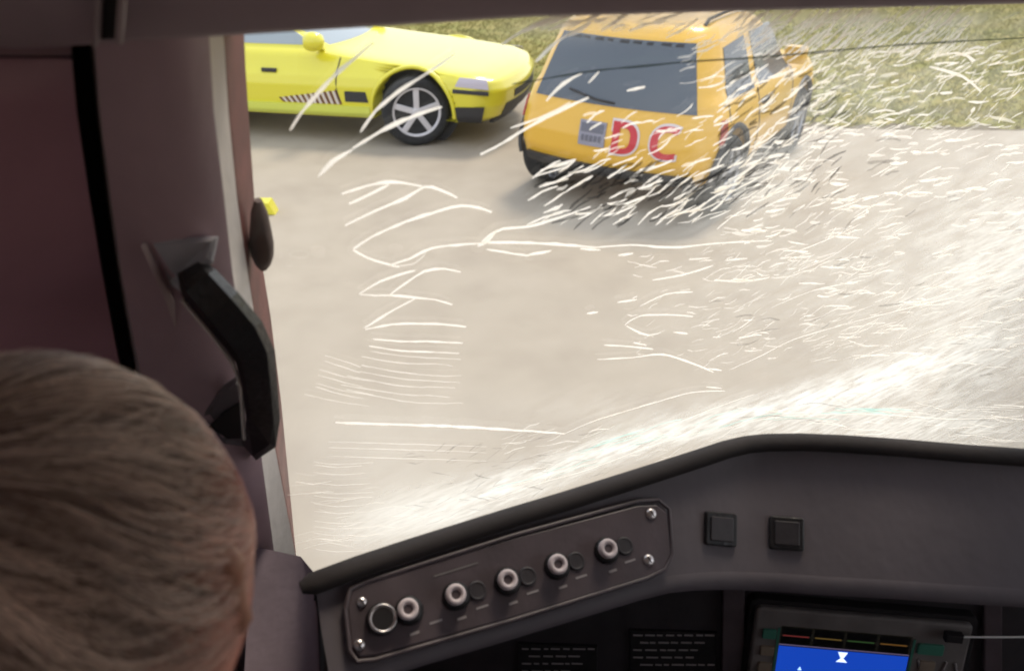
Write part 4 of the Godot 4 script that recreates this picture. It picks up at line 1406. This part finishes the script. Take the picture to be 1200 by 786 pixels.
func _pilot():
	M.skin = mat(lin(0.42, 0.215, 0.15), 0.55)
	M.skin.subsurf_scatter_enabled = true
	M.skin.subsurf_scatter_strength = 0.12
	M.shirt = grained(mat(lin(0.16, 0.17, 0.20), 0.85), 41, 0.8, 8.0, 0.3)
	M.trousers = grained(mat(lin(0.03, 0.032, 0.042), 0.9), 42, 0.8, 8.0, 0.3)
	M.seat = grained(mat(lin(0.05, 0.048, 0.05), 0.8), 43, 0.75, 6.0, 0.4)
	var C = at(46, 686, 0.405)           # middle of the skull
	var pilot = thing("person", "person with short grey brown hair seated low at left, seen from behind", "person", Vector3(C.x, EYE.y - 1.37, C.z + 0.05))
	# own axes of the head: turned a little and tipped
	var hb = Basis(Vector3.UP, 0.22) * Basis(Vector3.RIGHT, -0.15) * Basis(Vector3.BACK, 0.06)
	var H = func(x, y, z): return C + hb * Vector3(x, y, z)           # x right, y up, -z to the face
	var head = [
		[H.call(0, 0.008, 0.020), H.call(0, 0.012, -0.022), 0.073, 0.072, 0.02], [H.call(0, 0.0, 0.025), H.call(0, -0.03, 0.018), 0.066, 0.058, 0.02],
		[H.call(0, -0.03, -0.035), H.call(0, -0.085, -0.066), 0.060, 0.030, 0.03], [H.call(-0.03, -0.07, -0.03), H.call(0.03, -0.07, -0.03), 0.034, 0.034, 0.03],
		[H.call(0, -0.105, -0.084), H.call(0, -0.102, -0.074), 0.016, 0.018, 0.02], [H.call(0, -0.014, -0.098), H.call(0, -0.046, -0.116), 0.009, 0.013, 0.012],
		[H.call(-0.012, -0.05, -0.104), H.call(0.012, -0.05, -0.104), 0.009, 0.009, 0.008], [H.call(-0.034, 0.006, -0.088), H.call(0.034, 0.006, -0.088), 0.011, 0.011, 0.015],
		[H.call(-0.018, -0.074, -0.098), H.call(0.018, -0.074, -0.098), 0.007, 0.007, 0.006], [H.call(-0.016, -0.084, -0.096), H.call(0.016, -0.084, -0.096), 0.008, 0.008, 0.006],
		[H.call(0, -0.05, 0.03), H.call(0, -0.17, 0.045), 0.056, 0.058, 0.03]]
	for sg in [-1.0, 1.0]:
		head.append([H.call(sg * 0.033, -0.012, -0.080), H.call(sg * 0.033, -0.012, -0.082), 0.013, 0.013, 0.004])      # eyeballs under lids
		# ear: rim round a bowl
		head.append([H.call(sg * 0.083, 0.018, 0.012), H.call(sg * 0.091, 0.010, 0.030), 0.007, 0.007, 0.006])
		head.append([H.call(sg * 0.091, 0.010, 0.030), H.call(sg * 0.089, -0.022, 0.026), 0.007, 0.006, 0.006])
		head.append([H.call(sg * 0.089, -0.022, 0.026), H.call(sg * 0.080, -0.042, 0.008), 0.006, 0.008, 0.006])
		head.append([H.call(sg * 0.080, 0.010, 0.014), H.call(sg * 0.080, -0.025, 0.012), 0.010, 0.009, 0.006])
	var s = begin()
	nets(s, head, 0.0042, C - Vector3(0.13, 0.185, 0.16), C + Vector3(0.13, 0.13, 0.15), 0)
	# neck and shoulders go down into the shirt; hands are added with grids of their own
	var B = func(x, y, z): return Vector3(C.x + x, EYE.y + y, C.z + z)
	nets(s, [[H.call(0, -0.10, 0.035), B.call(0, -0.47, 0.06), 0.055, 0.062, 0.03], [B.call(-0.10, -0.50, 0.07), B.call(0.10, -0.50, 0.07), 0.05, 0.05, 0.04]], 0.010, C - Vector3(0.22, 0.33, 0.12), C + Vector3(0.22, -0.05, 0.2), 0)
	for sg in [-1.0, 1.0]:
		var wr = B.call(sg * 0.15, -0.86, -0.24)
		var palm = wr + Vector3(-sg * 0.012, -0.015, -0.075)
		var hand = [[wr + Vector3(0, 0.01, 0.09), wr, 0.036, 0.026, 0.02], [wr, palm, 0.026, 0.024, 0.02]]
		for k in 4:
			var ox = (k - 1.5) * 0.021
			var l = [0.072, 0.082, 0.076, 0.058][k]
			var kn = palm + Vector3(ox, 0.004, -0.012)
			var mid = kn + Vector3(ox * 0.12, -0.010, -l * 0.52)
			var tp = mid + Vector3(0, -0.026, -l * 0.40)
			hand.append([palm + Vector3(ox * 0.8, 0, 0.03), kn, 0.013, 0.0105, 0.008])
			hand.append([kn, mid, 0.0098, 0.0086, 0.004])
			hand.append([mid, tp, 0.0086, 0.0072, 0.003])
		var th = wr + Vector3(-sg * 0.026, -0.006, -0.035)
		hand.append([th, th + Vector3(-sg * 0.022, -0.008, -0.032), 0.014, 0.0115, 0.008])
		hand.append([th + Vector3(-sg * 0.022, -0.008, -0.032), th + Vector3(-sg * 0.020, -0.014, -0.062), 0.0110, 0.0085, 0.004])
		nets(s, hand, 0.0045, palm - Vector3(0.085, 0.07, 0.13), palm + Vector3(0.085, 0.06, 0.17), 0)
	part(pilot, "body", done(s), M.skin)
	# shirt and trousers
	s = begin()
	var sh = [[B.call(-0.09, -0.52, 0.07), B.call(0.09, -0.52, 0.07), 0.075, 0.075, 0.05], [B.call(0, -0.58, 0.06), B.call(0, -0.82, 0.07), 0.125, 0.13, 0.06], [B.call(-0.07, -0.60, 0.06), B.call(-0.07, -0.90, 0.07), 0.10, 0.12, 0.06], [B.call(0.07, -0.60, 0.06), B.call(0.07, -0.90, 0.07), 0.10, 0.12, 0.06]]
	for sg in [-1.0, 1.0]:
		sh.append([B.call(sg * 0.10, -0.53, 0.07), B.call(sg * 0.19, -0.55, 0.07), 0.065, 0.062, 0.05])
		sh.append([B.call(sg * 0.19, -0.55, 0.07), B.call(sg * 0.23, -0.80, 0.04), 0.060, 0.048, 0.03])
		sh.append([B.call(sg * 0.23, -0.80, 0.04), B.call(sg * 0.155, -0.85, -0.18), 0.047, 0.040, 0.03])
	nets(s, sh, 0.014, B.call(-0.36, -1.06, -0.26), B.call(0.36, -0.42, 0.26), 0)
	part(pilot, "shirt", done(s), M.shirt)
	s = begin()
	var tr = [[B.call(-0.08, -0.95, 0.06), B.call(0.08, -0.95, 0.06), 0.125, 0.125, 0.05]]
	for sg in [-1.0, 1.0]:
		tr.append([B.call(sg * 0.09, -0.96, 0.04), B.call(sg * 0.15, -0.93, -0.36), 0.092, 0.068, 0.04])
		tr.append([B.call(sg * 0.15, -0.93, -0.36), B.call(sg * 0.14, -1.30, -0.44), 0.066, 0.045, 0.03])
	nets(s, tr, 0.016, B.call(-0.32, -1.38, -0.56), B.call(0.32, -0.78, 0.24), 0)
	part(pilot, "trousers", done(s), M.trousers)
	for sg in [-1.0, 1.0]:
		s = begin()
		nets(s, [[B.call(sg * 0.14, -1.325, -0.42), B.call(sg * 0.15, -1.335, -0.60), 0.042, 0.036, 0.02], [B.call(sg * 0.14, -1.29, -0.43), B.call(sg * 0.14, -1.33, -0.44), 0.046, 0.042, 0.02]], 0.010, B.call(sg * 0.14 - 0.08, -1.39, -0.68), B.call(sg * 0.14 + 0.1, -1.22, -0.34), 0)
		part(pilot, "shoe", done(s), M.black)

	# hair: a close cap under many combed strands
	var crown = (hb * Vector3(-0.30, 0.86, 0.42)).normalized()
	var surf = func(dir: Vector3, lift: float) -> Vector3:      # the scalp along a direction from the skull's middle
		var l = hb.inverse() * dir
		var rx = 0.089
		var ry = 0.101
		var rz = 0.110
		if l.y < 0: rx = lerpf(rx, 0.082, clampf(-l.y * 1.4, 0, 1))
		var k = 1.0 / sqrt(pow(l.x / rx, 2) + pow(l.y / ry, 2) + pow(l.z / rz, 2))
		return C + dir * (k + lift)
	var bx = crown.cross(Vector3(0.2, 0.1, -1)).normalized()
	var by = crown.cross(bx)
	var dirs = func(r: float, a: float) -> Vector3: return (crown * cos(r) + (bx * cos(a) + by * sin(a)) * sin(r)).normalized()
	# how far the hair reaches from the crown in a given direction
	var reach = func(a: float) -> float:
		var d = bx * cos(a) + by * sin(a)
		var l = hb.inverse() * d
		return 1.90 + 0.35 * clampf(l.z, -0.4, 1) - 0.35 * clampf(-l.z, 0, 1)
	s = begin()
	var rings = []
	for i in 19:
		var ring = []
		for k in 48:
			var a = TAU * k / 48.0
			var r = reach.call(a) * maxf(0.01, i / 18.0)
			ring.append(surf.call(dirs.call(r, a), 0.004 * (1.0 - pow(i / 18.0, 6))))
		rings.append(ring)
	loft(s, rings, true, 0)
	var cap_m = mat(lin(0.20, 0.11, 0.09), 0.8)
	var hair = part(pilot, "hair", done(s), cap_m)
	s = begin()
	var hn = FastNoiseLite.new()
	hn.seed = 9
	hn.frequency = 2.2
	for k in 13000:
		var a = rng.randf() * TAU
		var r0 = reach.call(a) * sqrt(rng.randf()) * 0.97
		var clump = hn.get_noise_2d(a * 1.5, r0 * 1.2)
		var len_ = rng.randf_range(0.35, 0.75)
		var swirl = 0.30 + clump * 0.32 + rng.randf_range(-0.05, 0.05)
		var lift0 = rng.randf_range(0.002, 0.010) + 0.003 * clump
		var wid = rng.randf_range(0.00022, 0.0005)
		# greyish brown, some strands pale, some reddish near the nape
		var streak = hn.get_noise_2d(a * 5.5 + 3.0, r0 * 0.5 + 7.0)
		var tone = clampf(0.42 + clump * 0.5 + streak * 1.1 + rng.randf_range(-0.28, 0.28), 0, 1)
		var col = Color(0.15, 0.092, 0.078).lerp(Color(0.95, 0.72, 0.60), pow(tone, 1.2))
		if r0 > 1.2: col = col.lerp(Color(0.70, 0.25, 0.18), clampf((r0 - 1.05) * 1.3, 0, 0.8))
		var pr = []
		for i in 8:
			var q = i / 7.0
			var r = r0 + len_ * q
			var aa = a + swirl * q * q * 0.9 + 0.12 * sin(r * 3.0)
			var lf = lift0 * (0.35 + 1.2 * q - 0.85 * q * q) + 0.0025
			pr.append(surf.call(dirs.call(minf(r, reach.call(aa) + 0.10 + 0.05 * tone), aa), lf))
		for i in 7:
			var w0 = wid * (1.0 - 0.75 * i / 7.0)
			var w1 = wid * (1.0 - 0.75 * (i + 1) / 7.0)
			var t = (pr[i + 1] - pr[i])
			if t.length() < 1e-5: continue
			var up = (pr[i] - C).normalized()
			var e = t.normalized().cross(up).normalized()
			var ridge0 = pr[i] + up * w0 * 0.9
			var ridge1 = pr[i + 1] + up * w1 * 0.9
			for q in [[pr[i] - e * w0, ridge0, ridge1, pr[i + 1] - e * w1], [ridge0, pr[i] + e * w0, pr[i + 1] + e * w1, ridge1]]:
				for v in [q[0], q[1], q[2], q[0], q[2], q[3]]:
					s.set_color(col)
					s.set_smooth_group(-1)
					s.add_vertex(v)
	var hm = mat(Color(1, 1, 1), 0.42)
	hm.vertex_color_use_as_albedo = true
	hm.backlight_enabled = true
	hm.backlight = Color(0.3, 0.25, 0.2)
	part(hair, "hair_strands", done(s), hm).set_meta("kind", "stuff")

	# seat below and behind
	var seat = thing("pilot_seat", "dark padded pilot seat under the seated person", "seat", B.call(0, -1.37, 0.1))
	s = begin()
	block(s, B.call(0, -1.10, -0.02), Vector3(0.235, 0, 0), Vector3(0, 0.055, 0), Vector3(0, 0, 0.24), 0.03)
	part(seat, "seat_cushion", done(s), M.seat)
	s = begin()
	block(s, B.call(0, -0.84, 0.255), Vector3(0.22, 0, 0), Vector3(0, 0.24, 0.03), Vector3(0, -0.006, 0.045), 0.03)
	part(seat, "backrest", done(s), M.seat)
	s = begin()
	block(s, B.call(0, -1.26, 0.02), Vector3(0.15, 0, 0), Vector3(0, 0.105, 0), Vector3(0, 0, 0.17), 0.01)
	part(seat, "pedestal", done(s), M.panel)

# ------------------------------------------------------------------ all of it
func _ready():
	rng.seed = 20240
	var cam = Camera3D.new()
	cam.name = "camera"
	add_child(cam)
	cam.position = EYE
	cam.rotation = Vector3(-PITCH, 0, 0)
	cam.fov = rad_to_deg(2.0 * atan(393.0 / FOCAL))
	cam.near = 0.02
	cam.far = 3000.0
	cam.current = true
	# a small real lens: slightly soft everywhere, like the phone picture
	var lens = CameraAttributesPhysical.new()
	lens.frustum_focal_length = 12.0 / (393.0 / FOCAL)
	lens.frustum_focus_distance = 1.35
	lens.frustum_near = 0.02
	lens.frustum_far = 3000.0
	lens.exposure_aperture = 6.8
	cam.attributes = lens
	var env = Environment.new()
	var sky_m = ProceduralSkyMaterial.new()
	sky_m.sky_top_color = Color(0.86, 0.90, 0.96)
	sky_m.sky_horizon_color = Color(0.95, 0.95, 0.94)
	sky_m.sky_curve = 0.2
	sky_m.ground_horizon_color = Color(0.62, 0.60, 0.55)
	sky_m.ground_bottom_color = Color(0.45, 0.43, 0.38)
	sky_m.sky_energy_multiplier = 1.0
	sky_m.sun_angle_max = 5.0
	var sky = Sky.new()
	sky.sky_material = sky_m
	env.background_mode = Environment.BG_SKY
	env.sky = sky
	env.tonemap_mode = Environment.TONE_MAPPER_LINEAR
	env.tonemap_exposure = 1.9
	env.sdfgi_enabled = true
	env.ssao_enabled = true
	env.ssil_enabled = true
	var we = WorldEnvironment.new()
	we.name = "world"
	we.environment = env
	add_child(we)
	var sun = DirectionalLight3D.new()
	sun.name = "sun"
	sun.light_energy = 0.45
	sun.light_color = Color(1.0, 0.95, 0.87)
	sun.light_angular_distance = 14.0
	sun.shadow_enabled = true
	sun.rotation = Vector3(deg_to_rad(-58), deg_to_rad(150), 0)     # from ahead and a little to the left
	add_child(sun)

	_materials()
	M.console = grained(mat(lin(0.33, 0.265, 0.305), 0.55), 17, 0.86, 3.0)
	M.pale_wall = grained(mat(lin(0.70, 0.63, 0.62), 0.7), 22, 0.9, 2.0)  # unseen ceiling and bulkhead kept this pale to brighten the cabin
	M.mount = grained(mat(lin(0.40, 0.385, 0.42), 0.5), 18, 0.85, 3.0)
	M.rib = grained(mat(lin(0.52, 0.40, 0.40), 0.55), 19, 0.85, 3.0)
	M.rubber_brown = grained(mat(lin(0.16, 0.105, 0.09), 0.7), 20, 0.7, 6.0)
	var a = at(262, 50, 0.55)
	var b = at(350, 655, 1.05)
	var c = at(1200, 10, 0.75)
	pane_o = at(640, 300, 1.0)
	pane_n = (b - a).cross(c - a).normalized()
	if pane_n.dot(EYE - a) < 0: pane_n = -pane_n
	pane_o = a
	pane_u = (c - a).normalized()
	pane_v = pane_n.cross(pane_u).normalized()
	if pane_v.y < 0: pane_v = -pane_v

	_outside()
	_shell()
	_glareshield()
	_cars()
	_windshield()
	_instruments()
	_handle()
	_pilot()
